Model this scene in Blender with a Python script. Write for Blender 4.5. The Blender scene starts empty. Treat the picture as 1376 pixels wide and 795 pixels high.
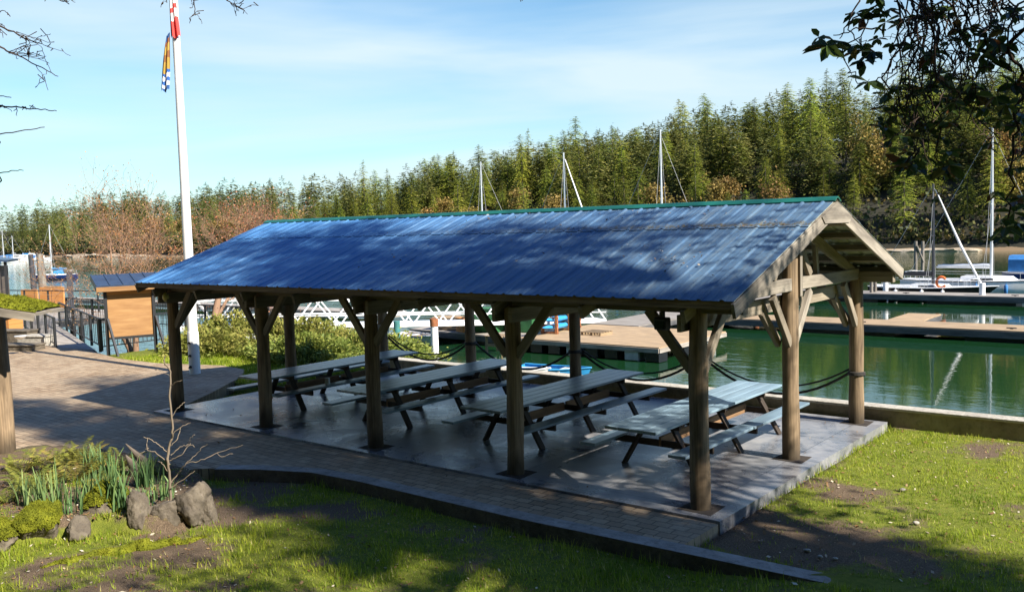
import bpy, math, random
import numpy as np
from mathutils import Vector, Matrix
R_ = math.radians
rnd = random.Random(7)
rng = np.random.default_rng(11)
scene = bpy.context.scene
col = scene.collection

# ------------------------------------------------------------------ survey of the place
FOC, PITCH, ROLL, CAMH = 1236.675, 0.0769, -0.029, 3.7       # measured from the photograph
_fw = Vector((0, math.cos(PITCH), -math.sin(PITCH)))
_r0 = Vector((1, 0, 0)); _u0 = _r0.cross(_fw)
_rt = math.cos(ROLL) * _r0 + math.sin(ROLL) * _u0
_up = -math.sin(ROLL) * _r0 + math.cos(ROLL) * _u0
EYE = Vector((0, 0, CAMH))
def _ray(px, py): return _fw + (px - 688) / FOC * _rt - (py - 397.5) / FOC * _up
def G(px, py, z=0.0):
    d = _ray(px, py); return EYE + d * ((z - CAMH) / d.z)
def P(px, py, Y):
    d = _ray(px, py); return EYE + d * (Y / d.y)
def project(p):
    d = Vector(p) - EYE; z = d.dot(_fw)
    return 688 + FOC * d.dot(_rt) / z, 397.5 - FOC * d.dot(_up) / z
YAW = 0.6798
ORG = Vector((2.3515, 11.6032, 0))
AX = Vector((math.cos(YAW), -math.sin(YAW), 0)); AY = Vector((math.sin(YAW), math.cos(YAW), 0))
def W(a, b, c=0.0): return ORG + float(a) * AX + float(b) * AY + Vector((0, 0, float(c)))
def L(p):
    d = Vector(p) - ORG; return Vector((d.dot(AX), d.dot(AY), d.z))
def Lnp(x, y):
    dx, dy = x - ORG.x, y - ORG.y
    return dx * AX.x + dy * AX.y, dx * AY.x + dy * AY.y
WATER = -2.0

# ------------------------------------------------------------------ numpy noise
_perm = rng.random((256, 256))
def vnoise(x, y):
    x = np.asarray(x, float); y = np.asarray(y, float)
    xi = np.floor(x).astype(int); yi = np.floor(y).astype(int)
    fx = x - xi; fy = y - yi
    fx = fx * fx * (3 - 2 * fx); fy = fy * fy * (3 - 2 * fy)
    a = _perm[xi & 255, yi & 255]; b = _perm[(xi + 1) & 255, yi & 255]
    c = _perm[xi & 255, (yi + 1) & 255]; d = _perm[(xi + 1) & 255, (yi + 1) & 255]
    return (a * (1 - fx) + b * fx) * (1 - fy) + (c * (1 - fx) + d * fx) * fy
def fbm(x, y, o=4):
    s = 0; a = .5; t = 0
    for k in range(o):
        s = s + a * vnoise(x * 2 ** k + 17 * k, y * 2 ** k + 31 * k); t += a; a *= .5
    return s / t

# ------------------------------------------------------------------ mesh builder
class MB:
    def __init__(self): self.v = []; self.f = []; self.uv = []; self.sm = []
    def add(self, vs, fs, uvs=None, smooth=False):
        o = len(self.v); self.v += [tuple(p) for p in vs]
        for i, f in enumerate(fs):
            self.f.append(tuple(o + k for k in f)); self.sm.append(smooth)
            self.uv.append(uvs[i] if uvs else [(0, 0)] * len(f))
        return self
    def beam(self, p0, p1, w, h, up=(0, 0, 1), chamfer=0.0):
        p0 = Vector(p0); p1 = Vector(p1); d = p1 - p0; ln = d.length; d.normalize()
        up = Vector(up); s = d.cross(up)
        if s.length < 1e-4: s = d.cross(Vector((0, 1, 0)))
        s.normalize(); u = s.cross(d)
        c = [(-w/2, -h/2), (w/2, -h/2), (w/2, h/2), (-w/2, h/2)]
        if chamfer > 0:
            k = chamfer
            c = [(-w/2+k, -h/2), (w/2-k, -h/2), (w/2, -h/2+k), (w/2, h/2-k), (w/2-k, h/2), (-w/2+k, h/2), (-w/2, h/2-k), (-w/2, -h/2+k)]
        n = len(c); vs = [p0 + s*a + u*b for a, b in c] + [p1 + s*a + u*b for a, b in c]
        o = rnd.random() * 20; fs = []; uvs = []; t = 0
        for i in range(n):
            j = (i + 1) % n; e = math.hypot(c[j][0]-c[i][0], c[j][1]-c[i][1])
            fs.append((i, j, n + j, n + i)); uvs.append([(o, t+o), (o, t+e+o), (o+ln, t+e+o), (o+ln, t+o)]); t += e
        fs.append(tuple(range(n - 1, -1, -1))); uvs.append([(o + a*.05, o + b) for a, b in c[::-1]])
        fs.append(tuple(range(n, 2*n))); uvs.append([(o + a*.05, o + b) for a, b in c])
        return self.add(vs, fs, uvs)
    def box(self, c, s, chamfer=0.0):
        c = Vector(c); h = Vector((s[0]/2, 0, 0))
        return self.beam(c - h, c + h, s[1], s[2], chamfer=chamfer)
    def tube(self, pts, rad, n=8, caps=True, smooth=True, wob=0.0):
        pts = [Vector(p) for p in pts]
        if not isinstance(rad, (list, tuple)): rad = [rad] * len(pts)
        vs = []; o = rnd.random() * 20; ls = [0.0]
        for i in range(1, len(pts)): ls.append(ls[-1] + (pts[i] - pts[i-1]).length)
        ref = None
        for i, p in enumerate(pts):
            d = (pts[min(i+1, len(pts)-1)] - pts[max(i-1, 0)])
            if d.length < 1e-6: d = Vector((0, 0, 1))
            d.normalize()
            if ref is None: ref = d.orthogonal().normalized()
            ref = ref - d * ref.dot(d)
            ref = ref.normalized() if ref.length > 1e-5 else d.orthogonal().normalized()
            b = d.cross(ref)
            for k in range(n):
                a = 2 * math.pi * k / n; r = rad[i] * (1 + wob * (rnd.random() - .5))
                vs.append(p + ref * (math.cos(a) * r) + b * (math.sin(a) * r))
        fs = []; uvs = []
        for i in range(len(pts) - 1):
            for k in range(n):
                j = (k + 1) % n
                fs.append((i*n+k, i*n+j, (i+1)*n+j, (i+1)*n+k))
                c0 = 2*math.pi*max(rad)*k/n; c1 = 2*math.pi*max(rad)*(k+1)/n
                uvs.append([(o+ls[i], o+c0), (o+ls[i], o+c1), (o+ls[i+1], o+c1), (o+ls[i+1], o+c0)])
        self.add(vs, fs, uvs, smooth)
        if caps and n > 2:
            m = len(pts) - 1
            self.add([vs[k] for k in range(n)], [tuple(range(n-1, -1, -1))], [[(o, o + .02*k) for k in range(n)]])
            self.add([vs[m*n+k] for k in range(n)], [tuple(range(n))], [[(o, o + .02*k) for k in range(n)]])
        return self
    def prism(self, poly, z0, z1):
        n = len(poly); vs = [(p[0], p[1], z0) for p in poly] + [(p[0], p[1], z1) for p in poly]
        a = sum(poly[i][0]*poly[(i+1) % n][1] - poly[(i+1) % n][0]*poly[i][1] for i in range(n))
        fs = [tuple(range(n-1, -1, -1)), tuple(range(n, 2*n))]
        uvs = [[(poly[i][0], poly[i][1]) for i in range(n-1, -1, -1)], [(p[0], p[1]) for p in poly]]
        t = 0
        for i in range(n):
            j = (i+1) % n; e = math.hypot(poly[j][0]-poly[i][0], poly[j][1]-poly[i][1])
            fs.append((i, j, n+j, n+i)); uvs.append([(t, z0), (t+e, z0), (t+e, z1), (t, z1)]); t += e
        if a < 0: fs = [f[::-1] for f in fs]; uvs = [u[::-1] for u in uvs]
        return self.add(vs, fs, uvs)
    def build(self, name, mat, parent=None, loc=None, rotz=None):
        me = bpy.data.meshes.new(name); me.from_pydata(self.v, [], self.f)
        uvl = me.uv_layers.new(name='UVMap')
        flat = [c for f in self.uv for p in f for c in p]
        uvl.data.foreach_set('uv', flat)
        me.polygons.foreach_set('use_smooth', self.sm)
        me.materials.append(mat); me.update()
        o = bpy.data.objects.new(name, me); col.objects.link(o)
        if parent: o.parent = parent
        if loc is not None: o.location = loc
        if rotz is not None: o.rotation_euler = (0, 0, rotz)
        return o

def np_mesh(name, V, F, mat, parent=None, attr=None, smooth=False):
    """V (N,3); F (M,k) faces of one size; attr: dict name -> (N,) point floats"""
    me = bpy.data.meshes.new(name); V = np.asarray(V, np.float32); F = np.asarray(F, np.int32)
    m, k = F.shape
    me.vertices.add(len(V)); me.vertices.foreach_set('co', V.ravel())
    me.loops.add(m * k); me.loops.foreach_set('vertex_index', F.ravel())
    me.polygons.add(m); me.polygons.foreach_set('loop_start', np.arange(0, m*k, k, dtype=np.int32))
    me.polygons.foreach_set('loop_total', np.full(m, k, np.int32))
    if smooth: me.polygons.foreach_set('use_smooth', np.ones(m, bool))
    for an, av in (attr or {}).items():
        a = me.attributes.new(an, 'FLOAT', 'POINT'); a.data.foreach_set('value', np.asarray(av, np.float32))
    me.materials.append(mat); me.update(calc_edges=True)
    o = bpy.data.objects.new(name, me); col.objects.link(o)
    if parent: o.parent = parent
    return o

def empty(name, loc, rz=0.0):
    o = bpy.data.objects.new(name, None); o.empty_display_size = .2
    col.objects.link(o); o.location = loc; o.rotation_euler = (0, 0, rz); return o
def tag(o, label, cat, group=None, kind=None):
    if label: o['label'] = label
    if cat: o['category'] = cat
    if group: o['group'] = group
    if kind: o['kind'] = kind
    return o
def struct(o, label=None):
    o['kind'] = 'structure'
    if label: o['label'] = label
    return o
def thing(name, label, cat, loc, rz=0.0, group=None): return tag(empty(name, loc, rz), label, cat, group)
def copy_tree(o, parent=None):
    c = o.copy(); col.objects.link(c)
    if parent: c.parent = parent
    for ch in list(o.children): copy_tree(ch, c)
    return c

# ------------------------------------------------------------------ materials
def new_mat(name):
    m = bpy.data.materials.new(name); m.use_nodes = True
    nt = m.node_tree; nt.nodes.clear()
    out = nt.nodes.new('ShaderNodeOutputMaterial'); b = nt.nodes.new('ShaderNodeBsdfPrincipled')
    nt.links.new(b.outputs[0], out.inputs[0])
    return m, nt, b, out
def N(nt, t, **kw):
    n = nt.nodes.new(t)
    for k, v in kw.items():
        if k in n.inputs: n.inputs[k].default_value = v
        else: setattr(n, k, v)
    return n
def ramp(nt, src, stops):
    r = nt.nodes.new('ShaderNodeValToRGB'); e = r.color_ramp.elements
    while len(e) < len(stops): e.new(.5)
    for i, (p, c) in enumerate(stops): e[i].position = p; e[i].color = (*c, 1)
    nt.links.new(src, r.inputs[0]); return r.outputs[0]
def mix(nt, fac, a, b, mode='MIX'):
    m = nt.nodes.new('ShaderNodeMix'); m.data_type = 'RGBA'; m.blend_type = mode
    for s, k in ((fac, 0), (a, 6), (b, 7)):
        if isinstance(s, (int, float)): m.inputs[k].default_value = s
        elif isinstance(s, tuple): m.inputs[k].default_value = (*s, 1)
        else: nt.links.new(s, m.inputs[k])
    return m.outputs[2]
def coords(nt, kind='Object', scale=(1, 1, 1), rot=(0, 0, 0)):
    t = nt.nodes.new('ShaderNodeTexCoord'); mp = nt.nodes.new('ShaderNodeMapping')
    mp.inputs['Scale'].default_value = scale; mp.inputs['Rotation'].default_value = rot
    nt.links.new(t.outputs[kind], mp.inputs[0]); return mp.outputs[0]
def noise(nt, vec, sc, det=4, rough=.55, dist=0.0):
    n = N(nt, 'ShaderNodeTexNoise', Scale=sc, Detail=det, Roughness=rough, Distortion=dist)
    nt.links.new(vec, n.inputs['Vector']); return n.outputs['Fac']
def bump(nt, b, h, st=.3, dist=.02):
    n = N(nt, 'ShaderNodeBump', Strength=st, Distance=dist); nt.links.new(h, n.inputs['Height'])
    nt.links.new(n.outputs[0], b.inputs['Normal']); return n

def wood(name, c0, c1, c2=None, rough=.8, grain=55, bst=.35, stain=.5, spec=.3):
    m, nt, b, _ = new_mat(name)
    uv = coords(nt, 'UV', (1.2, grain, 1)); g = noise(nt, uv, 1.0, 6, .65, .3)
    uv2 = coords(nt, 'UV', (.7, 4, 1)); g2 = noise(nt, uv2, 1.3, 4, .6)
    c = ramp(nt, g, [(.3, c0), (.7, c1)])
    if c2: c = mix(nt, ramp(nt, g2, [(.42, (0, 0, 0)), (.66, (stain,)*3)]), c, c2)
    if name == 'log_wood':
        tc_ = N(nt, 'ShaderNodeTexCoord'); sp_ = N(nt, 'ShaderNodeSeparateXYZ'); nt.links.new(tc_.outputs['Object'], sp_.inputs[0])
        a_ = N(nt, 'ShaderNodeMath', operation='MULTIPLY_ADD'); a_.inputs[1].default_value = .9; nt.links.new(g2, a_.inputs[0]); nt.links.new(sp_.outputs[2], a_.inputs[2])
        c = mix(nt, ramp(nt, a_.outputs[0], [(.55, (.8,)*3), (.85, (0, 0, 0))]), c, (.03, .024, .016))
    oi = N(nt, 'ShaderNodeObjectInfo'); hv = N(nt, 'ShaderNodeHueSaturation')
    mr = N(nt, 'ShaderNodeMapRange'); mr.inputs[3].default_value = .8; mr.inputs[4].default_value = 1.15
    nt.links.new(oi.outputs['Random'], mr.inputs[0]); nt.links.new(mr.outputs[0], hv.inputs['Value'])
    nt.links.new(c, hv.inputs['Color']); nt.links.new(hv.outputs[0], b.inputs['Base Color'])
    b.inputs['Roughness'].default_value = rough; b.inputs['Specular IOR Level'].default_value = spec
    bump(nt, b, g, bst, .006); return m
def paint(name, c, rough=.45, var=.12, sc=3.0, metal=0.0, spec=.5, bst=0.0):
    m, nt, b, _ = new_mat(name)
    n = noise(nt, coords(nt), sc, 5, .6)
    d = tuple(x * (1 - 2 * var) for x in c); e = tuple(min(1, x * (1 + var)) for x in c)
    nt.links.new(ramp(nt, n, [(.3, d), (.7, e)]), b.inputs['Base Color'])
    b.inputs['Roughness'].default_value = rough; b.inputs['Metallic'].default_value = metal
    b.inputs['Specular IOR Level'].default_value = spec
    if bst: bump(nt, b, n, bst, .02)
    return m
def foliage(name, stops, trans=.25, objvar=.25, rough=.6, attr='tone', huevar=.02):
    m, nt, b, out = new_mat(name)
    a = N(nt, 'ShaderNodeAttribute'); a.attribute_name = attr
    c = ramp(nt, a.outputs['Fac'], stops)
    oi = N(nt, 'ShaderNodeObjectInfo'); hv = N(nt, 'ShaderNodeHueSaturation')
    mr = N(nt, 'ShaderNodeMapRange'); mr.inputs[3].default_value = 1 - objvar; mr.inputs[4].default_value = 1 + objvar
    nt.links.new(oi.outputs['Random'], mr.inputs[0]); nt.links.new(mr.outputs[0], hv.inputs['Value'])
    mh = N(nt, 'ShaderNodeMapRange'); mh.inputs[3].default_value = .5 - huevar; mh.inputs[4].default_value = .5 + huevar
    ml = N(nt, 'ShaderNodeMath', operation='FRACT'); mm = N(nt, 'ShaderNodeMath', operation='MULTIPLY'); mm.inputs[1].default_value = 7.31
    nt.links.new(oi.outputs['Random'], mm.inputs[0]); nt.links.new(mm.outputs[0], ml.inputs[0]); nt.links.new(ml.outputs[0], mh.inputs[0])
    nt.links.new(mh.outputs[0], hv.inputs['Hue'])
    nt.links.new(c, hv.inputs['Color']); nt.links.new(hv.outputs[0], b.inputs['Base Color'])
    b.inputs['Roughness'].default_value = rough; b.inputs['Specular IOR Level'].default_value = .25
    if trans:
        t = N(nt, 'ShaderNodeBsdfTranslucent'); ms = N(nt, 'ShaderNodeMixShader'); ms.inputs[0].default_value = trans
        nt.links.new(hv.outputs[0], t.inputs[0]); nt.links.new(b.outputs[0], ms.inputs[1]); nt.links.new(t.outputs[0], ms.inputs[2])
        nt.links.new(ms.outputs[0], out.inputs[0])
    return m

M = {}
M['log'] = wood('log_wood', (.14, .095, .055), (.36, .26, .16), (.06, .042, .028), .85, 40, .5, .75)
M['beam'] = wood('weathered_beam', (.17, .14, .10), (.34, .29, .22), (.09, .07, .05), .85, 50, .4, .6)
M['barge'] = wood('pale_barge_wood', (.22, .19, .15), (.39, .345, .28), (.10, .085, .07), .85, 50, .5, .75)
M['table_top'] = wood('grey_green_table_paint', (.14, .215, .285), (.25, .345, .40), (.10, .13, .15), .32, 40, .25, .55, .8)
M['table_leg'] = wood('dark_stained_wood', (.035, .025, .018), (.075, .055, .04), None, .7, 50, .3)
M['table_brace'] = wood('brown_brace_wood', (.18, .10, .05), (.32, .19, .10), (.1, .06, .03), .75, 50, .3, .5)
M['dock_wood'] = wood('dock_planks', (.28, .19, .105), (.46, .335, .20), (.17, .125, .085), .8, 18, .3, .7)
M['dock_grey'] = wood('grey_dock_planks', (.23, .205, .175), (.40, .365, .32), (.16, .135, .11), .8, 18, .3, .7)
M['dock_side'] = wood('dark_dock_side', (.07, .07, .075), (.16, .155, .15), (.03, .03, .035), .7, 18, .3, .6)
M['pile_wood'] = wood('old_piling_wood', (.13, .11, .09), (.30, .27, .23), (.06, .05, .045), .85, 35, .5, .6)
M['orange_wood'] = wood('orange_stained_boards', (.42, .17, .05), (.6, .28, .09), None, .7, 20, .3)
M['tan_board'] = wood('tan_plywood', (.26, .135, .05), (.35, .20, .085), (.19, .09, .035), .7, 8, .1, .6)
M['black_metal'] = paint('black_railing_paint', (.022, .023, .026), .45)
M['white_metal'] = paint('white_truss_paint', (.78, .79, .80), .4, .05)
M['white_paint'] = paint('white_pole_paint', (.82, .82, .82), .45, .04)
M['gel_white'] = paint('white_gelcoat', (.78, .78, .77), .25, .05)
M['hull_black'] = paint('black_hull', (.012, .012, .014), .25)
M['hull_navy'] = paint('navy_hull', (.012, .035, .14), .25)
M['canvas_blue'] = paint('blue_canvas', (.03, .17, .42), .8)
M['canvas_teal'] = paint('bright_blue_canvas', (.03, .25, .50), .8)
M['canvas_dark'] = paint('charcoal_canvas', (.025, .027, .032), .85)
M['alu'] = paint('aluminium_mast', (.62, .64, .66), .35, .06, metal=.3)
M['mast_dark'] = paint('dark_mast', (.06, .06, .07), .4)
M['wire'] = paint('rigging_wire', (.42, .42, .42), .4)
M['glass'] = paint('dark_window_glass', (.015, .02, .025), .08)
M['orange'] = paint('orange_lifebuoy_foam', (.75, .16, .03), .6)
M['rope'] = paint('dark_mooring_rope', (.045, .04, .036), .9, .3, 30)
M['rope_pale'] = paint('pale_rope', (.42, .39, .33), .9, .2, 30)
M['kayak'] = paint('blue_kayak_plastic', (.04, .30, .62), .35)
M['rust'] = paint('rusty_steel', (.36, .13, .05), .8, .3, 6)
M['teal'] = paint('teal_green_pile', (.05, .20, .19), .6, .2)
M['green_tarp'] = paint('green_tarp', (.03, .14, .045), .6, .2)
M['ridge_green'] = paint('green_ridge_metal', (.012, .12, .085), .4, .2, 2)
M['kiosk_roof'] = paint('dark_blue_metal_sheet', (.03, .05, .09), .35, .2)
M['concrete_float'] = paint('concrete_float', (.42, .42, .41), .8, .2, 2)
M['soil'] = paint('dark_soil', (.04, .03, .022), .95, .35, 9, bst=.6)
M['stone'] = None

def concrete_slab_mat():
    m, nt, b, _ = new_mat('sealed_concrete')
    v = coords(nt); n1 = noise(nt, v, .8, 7, .68, .8); n2 = noise(nt, v, 4, 6, .65); n3 = noise(nt, v, 60, 3, .6)
    c = ramp(nt, n1, [(.38, (.085, .09, .105)), (.5, (.20, .205, .22)), (.62, (.30, .30, .305))])
    c = mix(nt, ramp(nt, n2, [(.45, (0, 0, 0)), (.7, (.5,)*3)]), c, (.40, .385, .37))
    br = N(nt, 'ShaderNodeTexBrick', Scale=1.0); br.offset = 0
    br.inputs['Brick Width'].default_value = 1.525; br.inputs['Row Height'].default_value = 1.49
    br.inputs['Mortar Size'].default_value = .008; br.inputs['Mortar Smooth'].default_value = .2
    nt.links.new(v, br.inputs['Vector'])
    br.inputs['Color1'].default_value = (.78,)*3 + (1,); br.inputs['Color2'].default_value = (1.12,)*3 + (1,); br.inputs['Mortar'].default_value = (.45,)*3 + (1,)
    c = mix(nt, 1.0, c, br.outputs['Color'], 'MULTIPLY')
    nt.links.new(c, b.inputs['Base Color'])
    rr = N(nt, 'ShaderNodeMapRange'); rr.inputs[1].default_value = .35; rr.inputs[2].default_value = .65; rr.inputs[3].default_value = .16; rr.inputs[4].default_value = .42
    nt.links.new(n1, rr.inputs[0]); nt.links.new(rr.outputs[0], b.inputs['Roughness'])
    b.inputs['Specular IOR Level'].default_value = .6
    ad = N(nt, 'ShaderNodeMath', operation='ADD'); nt.links.new(n3, ad.inputs[0]); nt.links.new(n2, ad.inputs[1])
    bump(nt, b, ad.outputs[0], .12, .01); return m
M['slab'] = concrete_slab_mat()

def paver_mat():
    m, nt, b, _ = new_mat('worn_paving_bricks')
    v = coords(nt, 'Object', (1, 1, 1)); 
    wn = N(nt, 'ShaderNodeTexNoise', Scale=2.5); nt.links.new(v, wn.inputs['Vector'])
    off = N(nt, 'ShaderNodeVectorMath', operation='MULTIPLY_ADD'); off.inputs[1].default_value = (.05, .05, 0)
    nt.links.new(wn.outputs['Color'], off.inputs[0]); nt.links.new(v, off.inputs[2])
    br = N(nt, 'ShaderNodeTexBrick', Scale=1.0)
    br.inputs['Brick Width'].default_value = .24; br.inputs['Row Height'].default_value = .16
    br.inputs['Mortar Size'].default_value = .011; br.inputs['Mortar Smooth'].default_value = .3; br.inputs['Bias'].default_value = -.1
    br.inputs['Color1'].default_value = (.26, .175, .10, 1); br.inputs['Color2'].default_value = (.42, .31, .195, 1); br.inputs['Mortar'].default_value = (.085, .06, .033, 1)
    nt.links.new(off.outputs[0], br.inputs['Vector'])
    n1 = noise(nt, v, .7, 5, .6); n2 = noise(nt, v, 14, 4, .6)
    c = mix(nt, ramp(nt, n1, [(.4, (0, 0, 0)), (.7, (.55,)*3)]), br.outputs['Color'], (.40, .315, .215))
    c = mix(nt, ramp(nt, n2, [(.5, (0, 0, 0)), (.75, (.6,)*3)]), c, (.15, .12, .08))
    nt.links.new(c, b.inputs['Base Color']); b.inputs['Roughness'].default_value = .8
    iv = N(nt, 'ShaderNodeMath', operation='MULTIPLY_ADD'); iv.inputs[1].default_value = -1; nt.links.new(br.outputs['Fac'], iv.inputs[0]); nt.links.new(n2, iv.inputs[2])
    bump(nt, b, iv.outputs[0], .6, .012); return m
M['paver'] = paver_mat()

def stone_mat(name, c0, c1, c2, moss=0.0, sc=3):
    m, nt, b, _ = new_mat(name)
    v = coords(nt); n1 = noise(nt, v, sc, 6, .65, .3); n2 = noise(nt, v, sc * 6, 5, .65)
    c = ramp(nt, n1, [(.3, c0), (.55, c1), (.75, c2)])
    c = mix(nt, ramp(nt, n2, [(.5, (0, 0, 0)), (.72, (.6,)*3)]), c, tuple(x * .4 for x in c0))
    if moss:
        g = N(nt, 'ShaderNodeNewGeometry'); s = N(nt, 'ShaderNodeSeparateXYZ'); nt.links.new(g.outputs['Normal'], s.inputs[0])
        ad = N(nt, 'ShaderNodeMath', operation='ADD'); nt.links.new(s.outputs['Z'], ad.inputs[0]); nt.links.new(n1, ad.inputs[1])
        c = mix(nt, ramp(nt, ad.outputs[0], [(1.35 - moss * .6, (0, 0, 0)), (1.5 - moss * .6, (1, 1, 1))]), c, (.13, .15, .02))
    nt.links.new(c, b.inputs['Base Color']); b.inputs['Roughness'].default_value = .9
    bump(nt, b, n2, .7, .03); return m
M['stone'] = stone_mat('grey_brown_stone', (.07, .055, .04), (.14, .115, .082), (.23, .195, .15), .5)
M['wall'] = stone_mat('old_concrete_wall', (.16, .13, .09), (.27, .23, .165), (.36, .32, .25), 0, 1.6)
M['wall_cap'] = stone_mat('pale_concrete_cap', (.30, .27, .22), (.42, .39, .33), (.5, .47, .41), 0, 2)
M['kerb'] = stone_mat('kerb_stone', (.21, .19, .165), (.31, .285, .25), (.40, .37, .33), 0, 2.2)
M['kerb_face'] = stone_mat('dark_kerb_face', (.085, .065, .045), (.14, .11, .08), (.19, .155, .11), 0, 3)
M['shore_rock'] = stone_mat('shore_rock', (.26, .20, .13), (.42, .34, .24), (.55, .48, .38), 0, .4)

def moss_mat():
    m, nt, b, _ = new_mat('bright_moss')
    v = coords(nt); n1 = noise(nt, v, 6, 6, .7); n2 = noise(nt, v, 60, 4, .7)
    c = ramp(nt, n1, [(.3, (.07, .085, .012)), (.55, (.22, .235, .02)), (.8, (.36, .34, .04))])
    nt.links.new(c, b.inputs['Base Color']); b.inputs['Roughness'].default_value = 1; b.inputs['Specular IOR Level'].default_value = .1
    bump(nt, b, n2, 1, .03); return m
M['moss'] = moss_mat()

def roof_mat():
    m, nt, b, _ = new_mat('blue_roof_metal')
    v = coords(nt); vs = coords(nt, 'Object', (9, .55, .55)); n1 = noise(nt, vs, 1.0, 7, .72, .3); n2 = noise(nt, v, 22, 5, .75); n3 = noise(nt, v, .35, 3, .6)
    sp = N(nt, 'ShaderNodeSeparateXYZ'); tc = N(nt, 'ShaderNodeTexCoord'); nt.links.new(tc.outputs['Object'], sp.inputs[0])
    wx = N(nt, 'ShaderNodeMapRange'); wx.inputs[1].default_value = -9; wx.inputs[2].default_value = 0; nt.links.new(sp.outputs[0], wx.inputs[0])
    c = ramp(nt, n1, [(.32, (.035, .12, .29)), (.5, (.065, .19, .40)), (.72, (.15, .29, .48))])
    # old dirt and lichen, thicker towards the weathered gable end
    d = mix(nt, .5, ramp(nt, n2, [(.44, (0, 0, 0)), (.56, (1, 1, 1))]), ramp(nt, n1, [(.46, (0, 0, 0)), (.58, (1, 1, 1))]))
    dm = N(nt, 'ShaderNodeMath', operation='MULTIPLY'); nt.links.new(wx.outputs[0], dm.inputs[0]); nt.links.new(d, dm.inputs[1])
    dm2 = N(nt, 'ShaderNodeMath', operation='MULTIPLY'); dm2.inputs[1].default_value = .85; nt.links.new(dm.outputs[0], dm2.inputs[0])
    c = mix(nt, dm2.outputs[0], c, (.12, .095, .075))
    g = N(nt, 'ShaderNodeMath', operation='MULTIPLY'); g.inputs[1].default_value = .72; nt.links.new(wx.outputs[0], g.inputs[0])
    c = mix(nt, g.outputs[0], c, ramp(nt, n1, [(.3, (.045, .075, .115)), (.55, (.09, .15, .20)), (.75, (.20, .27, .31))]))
    # rust and moss line where the upper sheets lap over the lower ones
    yy = N(nt, 'ShaderNodeMath', operation='SUBTRACT'); yy.inputs[1].default_value = 2.0; nt.links.new(sp.outputs[1], yy.inputs[0])
    ab = N(nt, 'ShaderNodeMath', operation='ABSOLUTE'); nt.links.new(yy.outputs[0], ab.inputs[0])
    ln = N(nt, 'ShaderNodeMapRange'); ln.inputs[1].default_value = .12; ln.inputs[2].default_value = .0; nt.links.new(ab.outputs[0], ln.inputs[0])
    l2 = N(nt, 'ShaderNodeMath', operation='MULTIPLY'); nt.links.new(ln.outputs[0], l2.inputs[0]); nt.links.new(ramp(nt, n2, [(.42, (0, 0, 0)), (.5, (1, 1, 1))]), l2.inputs[1])
    l3 = N(nt, 'ShaderNodeMath', operation='MULTIPLY'); nt.links.new(l2.outputs[0], l3.inputs[0]); nt.links.new(wx.outputs[0], l3.inputs[1])
    c = mix(nt, l3.outputs[0], c, (.10, .075, .02))
    nt.links.new(c, b.inputs['Base Color']); b.inputs['Roughness'].default_value = .55; b.inputs['Specular IOR Level'].default_value = .22; b.inputs['Metallic'].default_value = 0
    bump(nt, b, n2, .1, .01); return m
M['roof'] = roof_mat()
M['roof_under'] = paint('pale_green_underside', (.40, .43, .34), .6, .2, 3)

def ground_mat():
    m, nt, b, _ = new_mat('lawn_and_soil')
    a = N(nt, 'ShaderNodeAttribute'); a.attribute_name = 'grass'
    v = coords(nt); n1 = noise(nt, v, 9, 6, .7); n2 = noise(nt, v, 55, 4, .7); n3 = noise(nt, v, .6, 3)
    g = ramp(nt, n1, [(.3, (.09, .12, .016)), (.6, (.19, .21, .03)), (.8, (.29, .26, .07))])
    d = ramp(nt, n2, [(.3, (.075, .052, .034)), (.55, (.16, .115, .075)), (.78, (.32, .24, .16))])
    s = N(nt, 'ShaderNodeMath', operation='MULTIPLY_ADD'); s.inputs[1].default_value = .5; s.inputs[2].default_value = -.25
    nt.links.new(n1, s.inputs[0])
    t = N(nt, 'ShaderNodeMath', operation='ADD'); nt.links.new(a.outputs['Fac'], t.inputs[0]); nt.links.new(s.outputs[0], t.inputs[1])
    nt.links.new(mix(nt, ramp(nt, t.outputs[0], [(.4, (0, 0, 0)), (.6, (1, 1, 1))]), d, g), b.inputs['Base Color'])
    b.inputs['Roughness'].default_value = .95; b.inputs['Specular IOR Level'].default_value = .15
    bump(nt, b, n2, .9, .03); return m
M['ground'] = ground_mat()
M['grass'] = foliage('grass_blades', [(0, (.13, .22, .014)), (.45, (.33, .41, .032)), (.8, (.50, .51, .06)), (1, (.60, .52, .22))], .5, 0, .6, huevar=0)
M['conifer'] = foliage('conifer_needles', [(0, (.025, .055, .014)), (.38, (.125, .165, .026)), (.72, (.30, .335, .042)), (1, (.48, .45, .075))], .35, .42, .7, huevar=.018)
M['conifer_far'] = foliage('far_conifer_needles', [(0, (.035, .065, .022)), (.5, (.14, .17, .036)), (1, (.33, .31, .08))], .2, .3, .7, huevar=.018)
M['madrone'] = foliage('russet_leaves', [(0, (.10, .08, .02)), (.5, (.26, .185, .045)), (1, (.38, .24, .07))], .25, .25, huevar=.018)
M['bark'] = wood('tree_bark', (.09, .07, .055), (.2, .165, .13), (.05, .04, .03), .9, 20, .8)
M['bark_pale'] = wood('pale_bark', (.17, .13, .09), (.31, .25, .18), (.11, .085, .06), .9, 20, .5)
M['bark_twig'] = wood('pinkish_twig_bark', (.24, .14, .09), (.40, .25, .16), None, .9, 20, .3)
M['twig'] = wood('dark_twig_bark', (.035, .024, .017), (.085, .055, .038), None, .9, 20, .3)
M['bud'] = foliage('russet_buds', [(0, (.26, .08, .035)), (.5, (.40, .15, .06)), (1, (.50, .28, .13))], .2, .1)
M['arbutus'] = foliage('arbutus_leaves', [(0, (.03, .06, .016)), (.6, (.07, .12, .028)), (.9, (.12, .17, .035)), (1, (.20, .09, .03))], .35, .1, .35)
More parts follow.
